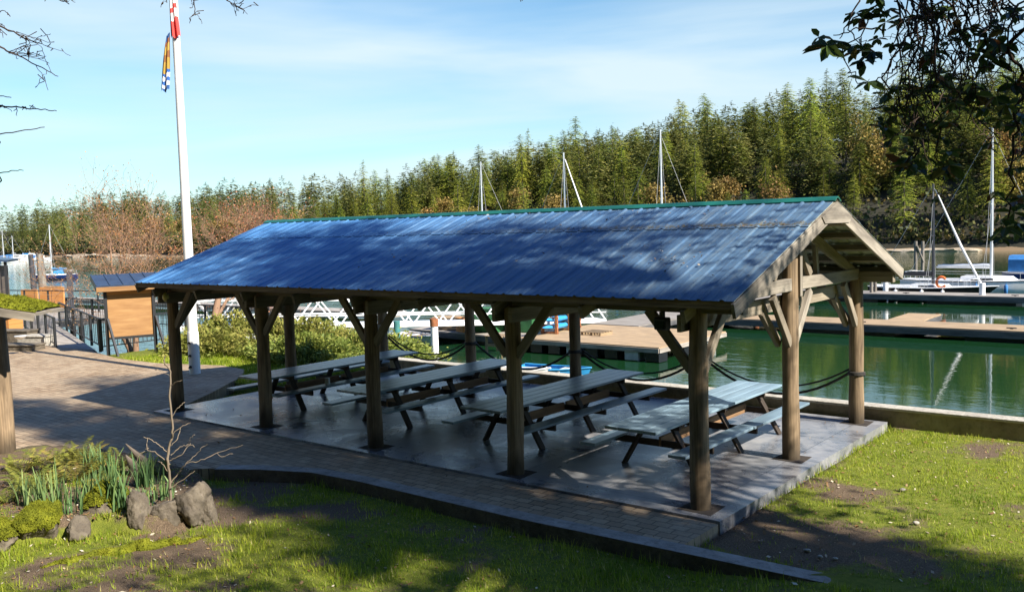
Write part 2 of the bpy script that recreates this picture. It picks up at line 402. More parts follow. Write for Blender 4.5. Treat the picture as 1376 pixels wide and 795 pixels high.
M['shade_leaf'] = foliage('broad_leaves', [(0, (.03, .05, .014)), (1, (.07, .10, .03))], .2, .1)
M['juniper'] = foliage('juniper_sprays', [(0, (.09, .13, .025)), (.5, (.21, .24, .045)), (1, (.36, .34, .08))], .3, .12)
M['daffodil'] = foliage('daffodil_leaves', [(0, (.07, .14, .06)), (.6, (.15, .25, .09)), (1, (.30, .38, .11))], .3, .12)
M['fern'] = foliage('fern_fronds', [(0, (.10, .12, .02)), (.6, (.22, .23, .04)), (1, (.36, .27, .07))], .3, .2)
M['dead_leaf'] = foliage('dead_leaves', [(0, (.17, .08, .035)), (.5, (.30, .17, .085)), (1, (.62, .55, .44))], .1, 0)
M['understory'] = foliage('understory_leaves', [(0, (.03, .045, .014)), (.6, (.08, .085, .022)), (1, (.17, .11, .04))], .2, 0)

def water_mat():
    m, nt, b, _ = new_mat('harbour_water')
    b.inputs['Base Color'].default_value = (.007, .036, .012, 1); b.inputs['Roughness'].default_value = .03
    b.inputs['IOR'].default_value = 1.33; b.inputs['Specular IOR Level'].default_value = .6
    v = coords(nt, 'Object', (1, 1, 1)); n0 = noise(nt, v, .05, 2)
    n1 = noise(nt, coords(nt, 'Object', (.8, 1.6, 1)), .8, 3, .5, .4); n2 = noise(nt, coords(nt, 'Object', (1, 1.5, 1)), 3.0, 3, .5)
    ad = N(nt, 'ShaderNodeMath', operation='MULTIPLY_ADD'); ad.inputs[1].default_value = .3; nt.links.new(n2, ad.inputs[0]); nt.links.new(n1, ad.inputs[2])
    bm = N(nt, 'ShaderNodeBump', Distance=.08); nt.links.new(ad.outputs[0], bm.inputs['Height'])
    # calmer in the lee of the floats on the right, rippled in the open channel on the left
    sp = N(nt, 'ShaderNodeSeparateXYZ'); tc = N(nt, 'ShaderNodeTexCoord'); nt.links.new(tc.outputs['Object'], sp.inputs[0])
    mr = N(nt, 'ShaderNodeMapRange'); mr.inputs[1].default_value = -26; mr.inputs[2].default_value = -8; mr.inputs[3].default_value = .5; mr.inputs[4].default_value = .06
    nt.links.new(sp.outputs[0], mr.inputs[0]); nt.links.new(mr.outputs[0], bm.inputs['Strength'])
    nt.links.new(bm.outputs[0], b.inputs['Normal']); return m
M['water'] = water_mat()

def hill_mat():
    m, nt, b, _ = new_mat('forest_floor')
    v = coords(nt); n = noise(nt, v, .25, 6, .65)
    c = ramp(nt, n, [(.3, (.014, .014, .008)), (.6, (.03, .027, .014)), (.8, (.06, .05, .026))])
    sp = N(nt, 'ShaderNodeSeparateXYZ'); tc = N(nt, 'ShaderNodeTexCoord'); nt.links.new(tc.outputs['Object'], sp.inputs[0])
    ad = N(nt, 'ShaderNodeMath', operation='MULTIPLY_ADD'); ad.inputs[1].default_value = .9; nt.links.new(n, ad.inputs[0])
    zs_ = N(nt, 'ShaderNodeMath', operation='ADD'); zs_.inputs[1].default_value = 1.1; nt.links.new(sp.outputs[2], zs_.inputs[0]); nt.links.new(zs_.outputs[0], ad.inputs[2])
    c = mix(nt, ramp(nt, ad.outputs[0], [(0.0, (1, 1, 1)), (.02, (0, 0, 0))]), c, (.22, .15, .085))
    nt.links.new(c, b.inputs['Base Color']); b.inputs['Roughness'].default_value = 1; return m
M['hill'] = hill_mat()

def flag_mat():
    m, nt, b, _ = new_mat('red_white_flag_cloth')
    a = N(nt, 'ShaderNodeAttribute'); a.attribute_name = 'tone'
    r = nt.nodes.new('ShaderNodeValToRGB'); r.color_ramp.interpolation = 'CONSTANT'
    e = r.color_ramp.elements
    while len(e) < 4: e.new(.5)
    for i, (p, c) in enumerate([(0, (.72, .06, .05)), (.32, (.82, .80, .78)), (.47, (.72, .06, .05)), (.56, (.82, .80, .78))]): e[i].position = p; e[i].color = (*c, 1)
    nt.links.new(a.outputs['Fac'], r.inputs[0]); nt.links.new(r.outputs[0], b.inputs['Base Color'])
    b.inputs['Roughness'].default_value = .8; return m
def flag2_mat():
    m, nt, b, _ = new_mat('blue_white_gold_flag_cloth')
    a = N(nt, 'ShaderNodeAttribute'); a.attribute_name = 'tone'
    n = noise(nt, coords(nt), 14, 3)
    s = N(nt, 'ShaderNodeMath', operation='MULTIPLY_ADD'); s.inputs[1].default_value = .10; nt.links.new(n, s.inputs[0])
    nt.links.new(a.outputs['Fac'], s.inputs[2])
    r = nt.nodes.new('ShaderNodeValToRGB'); r.color_ramp.interpolation = 'CONSTANT'; e = r.color_ramp.elements
    st = [(0, (.02, .08, .24)), (.10, (.8, .8, .78)), (.17, (.02, .10, .34)), (.25, (.8, .8, .78)), (.32, (.02, .10, .34)), (.38, (.38, .24, .04)), (.60, (.25, .10, .03)), (.72, (.42, .27, .05)), (.86, (.24, .08, .03)), (.95, (.02, .08, .24))]
    while len(e) < len(st): e.new(.5)
    for i, (p, c) in enumerate(st): e[i].position = p; e[i].color = (*c, 1)
    nt.links.new(s.outputs[0], r.inputs[0]); nt.links.new(r.outputs[0], b.inputs['Base Color'])
    b.inputs['Roughness'].default_value = .8; return m
M['flag'] = flag_mat(); M['flag2'] = flag2_mat()
#PART2
LF = dict(loc=ORG, rotz=-YAW)
def lf(o): o.location = ORG; o.rotation_euler = (0, 0, -YAW); return o
def sstep(a, b, x): t = np.clip((np.asarray(x, float) - a) / (b - a), 0, 1); return t * t * (3 - 2 * t)
def inpoly(x, y, poly):
    x = np.asarray(x, float); y = np.asarray(y, float); r = np.zeros(x.shape, bool); n = len(poly)
    for i in range(n):
        x0, y0 = poly[i]; x1, y1 = poly[(i + 1) % n]
        if y0 == y1: continue
        r ^= ((y0 > y) != (y1 > y)) & (x < (x1 - x0) * (y - y0) / (y1 - y0) + x0)
    return r

# ================================================================== GROUND
KX = [-9.5, -7.9, -7.3, -6.7, -5.82, -4.84, -3.55, -1.7, .84, 2.63]
KY = [-4.2, -2.8, -2.35, -1.98, -1.62, -1.55, -1.57, -1.59, -1.49, -1.10]
def bedpt(px, py, z=-.05): p = L(G(px, py, z)); return (p.x, p.y)
BED = [bedpt(262, 632), bedpt(180, 612), bedpt(60, 600), bedpt(-10, 612), bedpt(-120, 640), bedpt(-120, 735), bedpt(0, 722), bedpt(110, 700), bedpt(190, 698), bedpt(262, 692), bedpt(275, 655)]
def land_h(x, y):
    x = np.asarray(x, float); y = np.asarray(y, float)
    k = np.interp(x, KX, KY) + .13
    front = -.215 + .10 * sstep(.2, 2.8, x)
    right = np.full(x.shape, -.12)
    pav = np.full(x.shape, -.34)
    h = np.where(y < k, front, np.where(x > .40, right, pav))
    h = np.where((x < -9.5) & (y < k), -.34, h)
    h = np.where((x < -13.2) & (x > -24.0) & (y > 3.0), -.07, h)         # grass between paving and bank
    b = inpoly(x, y, BED); h = np.where(b, -.05 + .10 * fbm(x * 1.7, y * 1.7), h)
    h = h + .05 * (fbm(x * 1.3 + 9, y * 1.3) - .5) * ((y < k) | (x > .4))
    h = h + 2.3 * sstep(-7.6, -12, y) * (x > -14)
    # shore
    wall = np.where(x > -13.0, 6.45, np.where(x > -24.3, 7.0, np.where(x > -30, 4.25, 4.25)))
    bank = np.where((x <= -13.0) & (x > -24.3), -.07 - (y - 7.0) * .42, -4.0)
    h = np.where(y > wall, np.maximum(bank, -4.0), h)
    return h
def grass_mask(x, y):
    x = np.asarray(x, float); y = np.asarray(y, float)
    k = np.interp(x, KX, KY)
    g = .50 + 1.5 * (fbm(x * .9, y * .9) - .47) + .5 * (fbm(x * 4, y * 4) - .5)
    g = g + np.where(y < k, .12, .16)
    for px, py, s, a in ((340, 672, 1.0, .5), (300, 702, .6, .35), (425, 652, .5, .35), (430, 760, .3, .3), (565, 720, .3, .2), (660, 770, .3, .2), (250, 748, .5, .35), (390, 700, .4, .35), (470, 660, .5, .3), (520, 790, .4, .25), (60, 770, .4, .3)):
        q = L(G(px, py, -.3)); g = g - a * np.exp(-((x - q.x) ** 2 + (y - q.y) ** 2) / s ** 2)
    for px, py, s, a in ((985, 705, .7, .55), (1055, 650, .5, .25), (1100, 730, .7, .38), (1230, 770, .5, .3), (1090, 755, .5, .32), (1140, 600, .4, .15)):
        q = L(G(px, py, -.12)); g = g - a * np.exp(-((x - q.x) ** 2 + (y - q.y) ** 2) / s ** 2)
    g = np.where(inpoly(x, y, BED), np.clip(.15 + 1.4*(fbm(x*2.2 + 5, y*2.2) - .42), 0, .8), g)
    g = np.where((x < -13) & (y > 3), .9, g)
    return np.clip(g, 0, 1)
gx = np.concatenate([[-900, -400, -150], np.arange(-70, -14, 1.0), np.arange(-14, 9, .125), np.arange(9, 40, 1.5), [60, 150, 400, 900]])
gy = np.concatenate([[-900, -300, -100, -50, -25], np.arange(-14, -8, .5), np.arange(-8, 7.4, .125), [7.8, 8.5, 9.5, 11, 13, 16, 20]])
gx = np.unique(np.concatenate([gx, [-24.31, -24.29, -13.01, -12.99]])); gy = np.unique(np.concatenate([gy, [4.24, 4.26, 6.44, 6.46]]))
XX, YY = np.meshgrid(gx, gy, indexing='ij'); ZZ = land_h(XX, YY)
nx, ny = XX.shape; idx = np.arange(nx * ny).reshape(nx, ny)
F = np.stack([idx[:-1, :-1], idx[1:, :-1], idx[1:, 1:], idx[:-1, 1:]], -1).reshape(-1, 4)
gr = lf(np_mesh('ground', np.stack([XX, YY, ZZ], -1).reshape(-1, 3), F, M['ground'], attr={'grass': grass_mask(XX, YY).ravel()}, smooth=True))
struct(gr)

# the water sheet starts under the sea wall
w = MB(); w.add([(-1500, 3.9, WATER), (1500, 3.9, WATER), (1500, 2200, WATER), (-1500, 2200, WATER)], [(0, 1, 2, 3)])
struct(w.build('water', M['water'], **LF))

# slab, paving, kerb
X0, X1 = -12.58, .44
s = MB(); s.prism([(X0, -.35), (X1, -.35), (X1, 6.28), (X0, 6.28)], -.42, 0); slab = struct(s.build('concrete_slab', M['slab'], **LF))
PAV = [(.42, -.352), (.42, -1.36), (-1.7, -1.45), (-3.55, -1.43), (-4.84, -1.42), (-5.82, -1.49), (-6.7, -1.85), (-7.3, -2.2), (-7.75, -2.6)] + [bedpt(180, 612), bedpt(60, 600), bedpt(-10, 612), bedpt(-120, 640)] + \
      [(-15, -9), (-34, -9), (-34, 3.9), (-26.8, 4.2), (-24.4, 4.22), (-21.7, 3.7), (-19.6, 3.75), (-17.3, 4.45), (-16.0, 4.33), (-15.0, 3.5), (-13.6, 1.7), (-12.75, .5), (X0 - .005, .2), (X0 - .005, -.352)]
s = MB(); s.prism(PAV, -.4, -.035); struct(s.build('paving', M['paver'], **LF))
pts = list(zip(KX[2:], KY[2:])); kt = MB(); kf = MB()
for i in range(len(pts) - 1):
    a = Vector((*pts[i], 0)); b = Vector((*pts[i+1], 0))
    def nrm(j):
        p = Vector((*pts[max(j-1, 0)], 0)); q = Vector((*pts[min(j+1, len(pts)-1)], 0)); d = (q - p).normalized(); return Vector((-d.y, d.x, 0))
    na = nrm(i) * .26; nb = nrm(i + 1) * .26; zt = -.022
    za, zb = zt - .14 * max(0, (pts[i][0] - .8) / 1.83), zt - .14 * max(0, (pts[i+1][0] - .8) / 1.83)
    def V(p, z): return (p.x, p.y, z)
    kt.add([V(a, za), V(b, zb), V(b + nb, zb), V(a + na, za), V(a + na, -.5), V(b + nb, -.5)], [(0, 1, 2, 3), (3, 2, 5, 4)])
    kf.add([V(a, -.6), V(b, -.6), V(b, zb - .002), V(a, za - .002)], [(0, 1, 2, 3)])
kt.add([V(b, zb), V(b, -.6), V(b + nb, -.6), V(b + nb, zb)], [(0, 1, 2, 3)])
ko = struct(kt.build('kerb', M['kerb'], **LF)); kf.build('kerb_face', M['kerb_face'], ko)

# sea wall
sw = thing('sea_wall', 'low stained concrete sea wall along the water behind the shelter', 'wall', W(-12.9, 6.45), -YAW)
s = MB(); s.beam((0, .14, -1.5), (42, .14, -1.5), .28, 3.36); s.build('wall_body', M['wall'], sw)
s = MB()
for k in range(14): s.beam((k*3.0 + .004, .14, .205), (k*3.0 + 2.994, .14, .205), .33, .05, chamfer=.008)
s.build('coping', M['wall_cap'], sw)

# ================================================================== PICNIC SHELTER
BAY, WD = 3.0511, 5.96
EY, EZ, RY, RZ = -.4334, 2.7315, 2.98, 3.9314
BY = WD + .30; SL = (RZ - EZ) / (RY - EY); BZ = RZ - (BY - RY) * SL
def roofz(y): return RZ - abs(y - RY) * SL
RXL, RXR = -4*BAY - .63, .70
sh = thing('picnic_shelter', 'long open timber picnic shelter with blue ribbed metal roof on log posts', 'shelter', ORG, -YAW)
def log_post(x, y, top):
    m = MB(); n = 7; ps = []; rs = []
    jx, jy = (rnd.random()-.5)*.05, (rnd.random()-.5)*.05
    for i in range(n):
        t = i/(n-1); ps.append((x + jx*math.sin(t*3), y + jy*math.sin(t*2.5), -.05 + (top+.05)*t)); rs.append(.132 - .017*t + .006*math.sin(i*2.1 + x))
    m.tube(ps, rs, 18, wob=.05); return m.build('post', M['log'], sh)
for k in range(5):
    x = -k*BAY
    log_post(x, 0, 2.60); log_post(x, WD, 2.60)
for x in (0, -4*BAY): log_post(x, RY, 3.52)
for k in range(5):
    x = -k*BAY
    for yy in ((0, WD, RY) if k in (0, 4) else (0, WD)):
        m = MB(); m.prism([(x-.24, yy-.2), (x+.25, yy-.22), (x+.23, yy+.24), (x-.22, yy+.21)], .001, .004)
        m.build('post_socket', M['soil'], slab)
# ties: two boards sandwiching each pair of posts
for k in range(5):
    x = -k*BAY
    for sx in (-1, 1):
        if k == 0 and sx == 1: continue
        m = MB(); m.beam((x + sx*.155, -.22, 2.40), (x + sx*.155, WD+.22, 2.40), .06, .22, chamfer=.006); m.build('tie_beam', M['beam'], sh)
# gable ties, in front of the end posts
for x, s_ in ((.02, 1), (-4*BAY - .02, -1)):
    m = MB(); m.beam((x, .06, 2.665), (x, RY - .10, 2.68), .09, .19, chamfer=.008); m.build('gable_beam', M['barge'], sh)
    m = MB(); m.beam((x, RY + .10, 2.68), (x, WD - .06, 2.665), .09, .19, chamfer=.008); m.build('gable_beam', M['barge'], sh)
    m = MB(); m.beam((x + s_*.10, RY + .085, 2.5), (x + s_*.10, RY + .085, roofz(RY + .085) - .22), .05, .09, up=(0, 1, 0), chamfer=.006); m.build('king_board', M['barge'], sh)
    for sy in (-1, 1):
        m = MB(); m.beam((x, RY + sy*.12, 3.50), (x, RY + sy*.72, 2.79), .07, .13, chamfer=.006); m.build('brace', M['beam'], sh)
        m = MB(); m.beam((x - .05*s_, RY + sy*1.15, 2.78), (x - .05*s_, RY + sy*1.05, roofz(RY + 1.05) - .12), .07, .09, chamfer=.005); m.build('web_post', M['beam'], sh)
# header beams over the posts
for y in (0, WD):
    m = MB(); m.beam((RXL+.1, y, 2.62), (RXR - .06, y, 2.62), .14, .19, chamfer=.008); m.build('header_beam', M['beam'], sh)
# knee braces
def knee(x, y, dx, dy, mat='beam', z0=1.78, z1=2.54, r=.72):
    m = MB(); m.beam((x + dx*.10, y + dy*.10, z0), (x + dx*r, y + dy*r, z1), .075, .13, chamfer=.006); m.build('knee_brace', M[mat], sh)
for k in range(5):
    x = -k*BAY
    for y in (0, WD):
        if k < 4: knee(x, y, -1, 0)
        if k > 0: knee(x, y, 1, 0)
for x, s_ in ((.02, 1), (-4*BAY-.02, -1)):
    knee(x, 0, 0, 1); knee(x, RY, 0, -1); knee(x, RY, 0, 1, 'barge'); knee(x, WD, 0, -1)
knee(-.15, RY, 0, -1, z1=2.32); knee(-.15, WD, 0, -1, z1=2.32)
# rafters and purlins
th = math.atan(SL)
for k in range(9):
    x = -k*BAY/2 if k < 9 else 0
    for sd in (-1, 1):
        yo = EY + .03 if sd < 0 else BY - .03
        m = MB(); m.beam((x + .0, RY, RZ - .24), (x, yo, roofz(yo) - .24 + .0), .06, .17, chamfer=.005); m.build('rafter', M['beam'], sh)
for sd in (-1, 1):
    run = (RY - EY) if sd < 0 else (BY - RY); nn = 6
    for i in range(nn):
        y = RY + sd * (.12 + (run - .22) * i / (nn - 1)); z = roofz(y) - .085
        m = MB(); m.beam((RXL + .05, y, z), (RXR - .05, y, z), .10, .085, up=(0, sd*math.sin(th), math.cos(th))); m.build('purlin', M['beam'], sh)
for y, z in ((EY + .015, EZ - .075), (BY - .015, BZ - .075)):
    m = MB(); m.beam((RXL + .03, y, z + .02), (RXR - .03, y, z + .02), .035, .105); m.build('fascia_board', M['log'], sh)
for x in (RXR - .015, RXL + .015):
    for sd in (-1, 1):
        yo = EY if sd < 0 else BY
        m = MB(); m.beam((x, RY, RZ - .13), (x, yo - sd*.0, roofz(yo) - .13), .045, .19, chamfer=.004); m.build('barge_board', M['barge'], sh)
    xx = x + (.026 if x > 0 else -.026)
    m = MB(); dzz = .34
    prof = [(RY, RZ - .03), (RY - .62, RZ - .03 - .62*SL), (RY - .50, RZ - dzz), (RY + .50, RZ - dzz), (RY + .62, RZ - .03 - .62*SL)]
    vs = [(xx - .012, a, b) for a, b in prof] + [(xx + .012, a, b) for a, b in prof]
    fs = [(4, 3, 2, 1, 0), (5, 6, 7, 8, 9)] + [(i, (i+1) % 5, 5 + (i+1) % 5, 5 + i) for i in range(5)]
    m.add(vs, fs, [[(vs[q][1], vs[q][2]) for q in f] for f in fs]); m.build('apex_plate', M['barge'], sh)
# roof sheets: ribbed profile running down the slope
def roof_sheet(sd, y_hi, y_lo, lift):
    prof = []; x = RXL
    while x < RXR - 1e-6:
        for dx, dz in ((0, 0), (.10, 0), (.112, .004), (.135, .004), (.147, 0), (.235, 0), (.252, .019), (.280, .019)):
            if x + dx <= RXR: prof.append((x + dx, dz))
        x += .305
    prof.append((RXR, 0)); n = len(prof)
    nv = Vector((0, sd*math.sin(th), math.cos(th)))
    vs = []
    for y in (y_hi, y_lo):
        for px, pz in prof: q = Vector((px, y, roofz(y) + lift)) + nv*pz; vs.append(q)
    fs = [(i, i+1, n+i+1, n+i) if sd > 0 else (i+1, i, n+i, n+i+1) for i in range(n-1)]
    top = MB().add(vs, fs)
    vb = [v - nv*.006 for v in vs]; bot = MB().add(vb, [f[::-1] for f in fs])
    # close the open lower and side edges
    top.add([vs[n+i] for i in range(n)] + [vb[n+i] for i in range(n)], [(i, i+1, n+i+1, n+i) for i in range(n-1)])
    return top, bot
for sd, yo in ((-1, EY - .02), (1, BY + .02)):
    ym = RY + sd * .98
    t1, b1 = roof_sheet(sd, RY, ym + sd*.10, .012); t0, b0 = roof_sheet(sd, ym, yo, .0)
    for t, b in ((t1, b1), (t0, b0)):
        o = t.build('roof_panel', M['roof'], sh); b.build('underside', M['roof_under'], o)
m = MB(); c = []
for sd in (-1, 1): pass
rc = [(RY - .13, roofz(RY - .13) + .035), (RY - .04, RZ + .038), (RY, RZ + .05), (RY + .04, RZ + .038), (RY + .13, roofz(RY + .13) + .035)]
n = len(rc); vs = [(RXL - .02, a, b) for a, b in rc] + [(RXR + .025, a, b) for a, b in rc]
vs += [(x, a, b - .02) for x, a, b in vs]
fs = [(i, i+n, i+n+1, i+1) for i in range(n-1)] + [(2*n+i, 2*n+i+1, 2*n+i+n+1, 2*n+i+n) for i in range(n-1)]
fs += [(0, 1, 2*n+1, 2*n), (1, 2, 2*n+2, 2*n+1), (2, 3, 2*n+3, 2*n+2), (3, 4, 2*n+4, 2*n+3)] + [(n+i+1, n+i, 3*n+i, 3*n+i+1) for i in range(n-1)] + [(n, 0, 2*n, 3*n), (n-1, 2*n-1, 4*n-1, 3*n-1)]
m.add(vs, fs); m.build('ridge_cap', M['ridge_green'], sh)
# lamps under the eave
m = MB(); m.box((-.45, -.12, 2.38), (.17, .13, .16), chamfer=.02); m.box((-.45, -.12, 2.49), (.06, .05, .08)); fl = m.build('flood_lamp', M['black_metal'], sh)
m = MB(); m.box((-.45, -.193, 2.37), (.13, .012, .10)); m.build('lens', M['glass'], fl)
m = MB(); m.tube([(-4*BAY + .12, -.2, 2.42 - .1*math.cos(a)) for a in np.linspace(0, math.pi, 9)], [max(.006, .075*math.sin(a)) for a in np.linspace(0, math.pi, 9)], 14); m.build('lamp_globe', paint('yellowed_globe', (.5, .48, .16), .4), sh)

# ================================================================== PICNIC TABLES
def picnic_table(xc, label):
    t = thing('picnic_table', label, 'picnic table', W(xc, 2.78), -YAW, 'long picnic tables under the shelter')
    m = MB()
    for i in range(4): m.beam((-.34 + i*.2135 + .02, -2.22 + rnd.random()*.015, .735), (-.34 + i*.2135 + .02, 2.22 - rnd.random()*.015, .735), .205, .042, chamfer=.006)
    m.build('tabletop', M['table_top'], t)
    for sx in (-1, 1):
        for a, b, q in ((-2.2, .05, .74), (.0, 2.28, .76)):
            m = MB(); m.beam((sx*q, a, .445 + (.0 if a < -1 else .003)), (sx*q, b - .01, .445 + (.0 if a < -1 else .003)), .27, .042, chamfer=.006); m.build('bench', M['table_top'], t)
    for y in (-1.38, .12, 1.62):
        for sx in (-1, 1):
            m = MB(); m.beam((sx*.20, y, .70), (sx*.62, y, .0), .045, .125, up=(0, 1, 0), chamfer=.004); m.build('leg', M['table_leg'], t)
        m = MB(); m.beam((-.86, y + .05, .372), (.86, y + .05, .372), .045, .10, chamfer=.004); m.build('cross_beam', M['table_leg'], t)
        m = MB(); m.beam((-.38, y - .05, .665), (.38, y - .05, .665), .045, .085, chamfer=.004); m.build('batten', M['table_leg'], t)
    m = MB(); m.beam((0, -1.36, .40), (0, .10, .40), .04, .15); m.beam((0, .17, .40), (0, 1.60, .40), .04, .15); m.build('stretcher', M['table_brace'], t)
    return t
for xc, lb in ((-1.40, 'picnic table nearest the gable end, its far half in sunlight'), (-4.22, 'shaded picnic table between the second and third front posts from the gable end'),
               (-7.30, 'shaded picnic table between the middle post and the table with the white cup'), (-10.40, 'picnic table farthest from the gable, a white cup on its bench')):
    picnic_table(xc, lb)
m = MB(); c = W(-9.66, 1.95, .467)
m.tube([(0, 0, 0), (0, 0, .14)], [.05, .055], 14); tag(m.build('cup', M['gel_white'], loc=c), 'white cup standing on the bench of the farthest picnic table', 'cup')

# ropes between the back posts
def catenary(a, b, sag, n=14):
    a = Vector(a); b = Vector(b); return [a.lerp(b, i/n) - Vector((0, 0, 4*sag*(i/n)*(1-i/n))) for i in range(n+1)]
rl = ['mooring rope strung between the sunlit corner post and the next back post', 'dark rope sagging between back posts behind the table nearest the gable', 'dark rope sagging between back posts above the blue dinghy', 'rope hanging from the white wrapped back post past the white piling']
for k in range(4):
    m = MB(); m.tube(catenary((-k*BAY - .14, WD + .04, .88), (-(k+1)*BAY + .14, WD + .04, .88), .50), .026, 6)
    if k != 2: m.tube(catenary((-k*BAY - .14, WD + .06, .95), (-(k+1)*BAY + .14, WD + .06, .93), .42), .018, 6)
    m.tube([(-k*BAY + .14*math.cos(a), WD + .14*math.sin(a), .86 + .02*a/6.28) for a in np.linspace(0, 18.9, 40)], .016, 5)
    tag(m.build('rope', M['rope'], **LF), rl[k], 'rope', 'ropes strung between the back posts')
m = MB(); m.tube([(-4*BAY + .15*math.cos(a), WD + .15*math.sin(a), 1.02 + .022*a/6.28) for a in np.linspace(0, 60, 120)], .013, 5)
tag(m.build('rope', M['rope_pale'], **LF), 'pale rope wound round the back corner post by the juniper', 'rope', 'ropes strung between the back posts')
#PART3
# ================================================================== FLAGPOLE
fb = W(-16.64, 3.19, -.05)
fp = thing('flagpole', 'tall white flagpole beside the juniper left of the shelter', 'flagpole', fb, -YAW)
m = MB(); m.tube([(0, 0, 0), (0, 0, 5), (0, 0, 10.6)], [.135, .115, .085], 20); m.build('pole', M['white_paint'], fp)
m = MB(); m.tube([(0, 0, 0), (0, 0, 1.15)], [.152, .15], 8); m.build('base_sleeve', M['white_paint'], fp)
for z in (.22, .52, .86):
    m = MB(); m.box((.05, -.155, z), (.10, .02, .05)); m.box((.05, -.175, z), (.03, .05, .03)); m.tube([(-.03, -.17, z - .05), (.09, -.18, z + .04)], .012, 5); m.build('cleat', M['black_metal'], fp)
m = MB(); m.tube([(-.14, -.02, 1.0), (-.145, -.02, 10.3)], .006, 4); m.build('halyard', M['rope'], fp)
m = MB(); m.tube([(0, 0, 10.6), (0, 0, 10.62), (0, 0, 10.72), (0, 0, 10.76)], [.02, .08, .08, .02], 12); m.build('truck_cap', M['white_paint'], fp)
def flag(name, label, ztop, zbot, x0, wtop, wbot, mat, skew, seed, px=0.0):
    """limp flag: a folded curtain of cloth hanging from its hoist"""
    nu, nv = 25, 31; V = []; tone = []; r = random.Random(seed)
    for j in range(nv):
        t = j/(nv-1)
        wd = wtop + (wbot - wtop)*t ** .7
        for i in range(nu):
            u = i/(nu-1)
            a = u*13.0 + t*2.0
            x = px - u*wd - skew*t + .012*math.sin(a*1.7)
            y = -.14 + .05*math.sin(a)*(.35 + .65*t)
            z = ztop + (zbot - ztop)*t - .12*u*(1 - t) - .05*math.sin(u*9 + t*4)*t
            V.append((x + x0, y, z)); tone.append(np.clip(1 - t + .10*(u - .5), 0, 1))
    F = [(j*nu+i, j*nu+i+1, (j+1)*nu+i+1, (j+1)*nu+i) for j in range(nv-1) for i in range(nu-1)]
    o = np_mesh(name, V, F, mat, attr={'tone': tone}, smooth=True); o.location = fb; o.rotation_euler = (0, 0, 0)
    return tag(o, label, 'flag')
flag('flag', 'limp red and white flag hanging from the top of the flagpole', 10.35, 8.86, .05, .05, .25, M['flag'], -.12, 1, -.02)
flag('flag', 'limp blue, white and gold flag hanging below the red and white one', 9.0, 7.5, -.07, .08, .22, M['flag2'], .10, 2, -.05)

# ================================================================== KIOSK
kb = Vector((*W(-22.66, 4.73)[:2], -.06)); ka = math.atan2((W(-22.42, 5.40) - W(-22.95, 4.02)).y, (W(-22.42, 5.40) - W(-22.95, 4.02)).x)
kk = thing('notice_board', 'roofed notice board with blank tan back panel beside the ramp', 'notice board', kb, ka)
HW = .72
for sx in (-1, 1):
    m = MB(); m.beam((sx*HW, 0, -.1), (sx*HW, 0, 2.18), .10, .10, up=(0, 1, 0), chamfer=.006); m.build('post', M['black_metal'], kk)
    m = MB(); m.beam((sx*HW + .03, -.06, 1.15), (sx*HW + .22, -.55, -.05), .07, .07, chamfer=.004); m.build('brace', M['black_metal'], kk)
    m = MB(); m.beam((sx*HW, .03, 1.72), (sx*HW, .62, 2.32), .07, .08, chamfer=.004); m.build('roof_bracket', M['black_metal'], kk)
m = MB(); m.beam((-HW, 0, 2.1), (HW, 0, 2.1), .07, .12); m.build('top_rail', M['black_metal'], kk)
m = MB(); m.beam((-HW, 0, .52), (HW, 0, .52), .06, .08); m.build('bottom_rail', M['black_metal'], kk)
m = MB(); m.box((0, .02, 1.29), (2*HW - .10, .03, 1.48)); bp = m.build('back_panel', M['tan_board'], kk)
m = MB(); m.box((0, -.012, 1.96), (2*HW - .10, .03, .10)); m.build('header_strip', M['orange_wood'], kk)
m = MB(); m.add([(-HW-.28, -.30, 2.23), (HW+.30, -.30, 2.23), (HW+.30, 1.25, 2.52), (-HW-.28, 1.25, 2.52)] + [(-HW-.28, -.30, 2.17), (HW+.30, -.30, 2.17), (HW+.30, 1.25, 2.46), (-HW-.28, 1.25, 2.46)],
      [(0, 1, 2, 3), (7, 6, 5, 4), (0, 4, 5, 1), (1, 5, 6, 2), (2, 6, 7, 3), (3, 7, 4, 0)])
for i in range(6):
    x = -HW - .26 + i*(2*HW + .54)/5; m.beam((x, -.29, 2.243), (x, 1.24, 2.533), .03, .03)
kr = m.build('roof', M['kiosk_roof'], kk)
m = MB(); m.beam((-HW-.27, -.285, 2.11), (HW+.29, -.285, 2.11), .035, .15); m.build('fascia', M['tan_board'], kr)
for sx in (-HW-.265, HW+.285):
    m = MB(); m.beam((sx, -.26, 2.12), (sx, 1.24, 2.40), .035, .11); m.build('side_fascia', M['black_metal'], kr)

# ================================================================== RAILINGS, RAMP, PIER
def railing(p0, p1, label, h=1.02, z1=None, gap=.15, posts=None, group=None, dz=0.0):
    """p0, p1 in local coordinates of the site with heights of the walking surface"""
    p0 = Vector(p0); p1 = Vector(p1); ln = (p1 - p0).length
    t = thing('railing', label, 'railing', W(*p0), -YAW, group)
    d = p1 - p0; up = Vector((0, 0, 1)); n = posts or max(2, int(ln/1.7) + 1)
    m = MB(); m.beam(up*h, d + up*h, .06, .05, chamfer=.004); m.build('top_rail', M['black_metal'], t)
    m = MB(); m.beam(up*.12, d + up*.12, .035, .035); m.build('bottom_rail', M['black_metal'], t)
    for i in range(n):
        q = d*(i/(n-1)); m = MB(); m.beam(q - up*.05, q + up*(h + .02), .07, .07, up=(0, 1, 0)); m.build('post', M['black_metal'], t)
    m = MB(); k = int(ln/gap)
    for i in range(1, k):
        q = d*(i/k); m.beam(q + up*.12, q + up*(h - .02), .015, .015, up=(0, 1, 0))
    m.build('balusters', M['black_metal'], t); return t
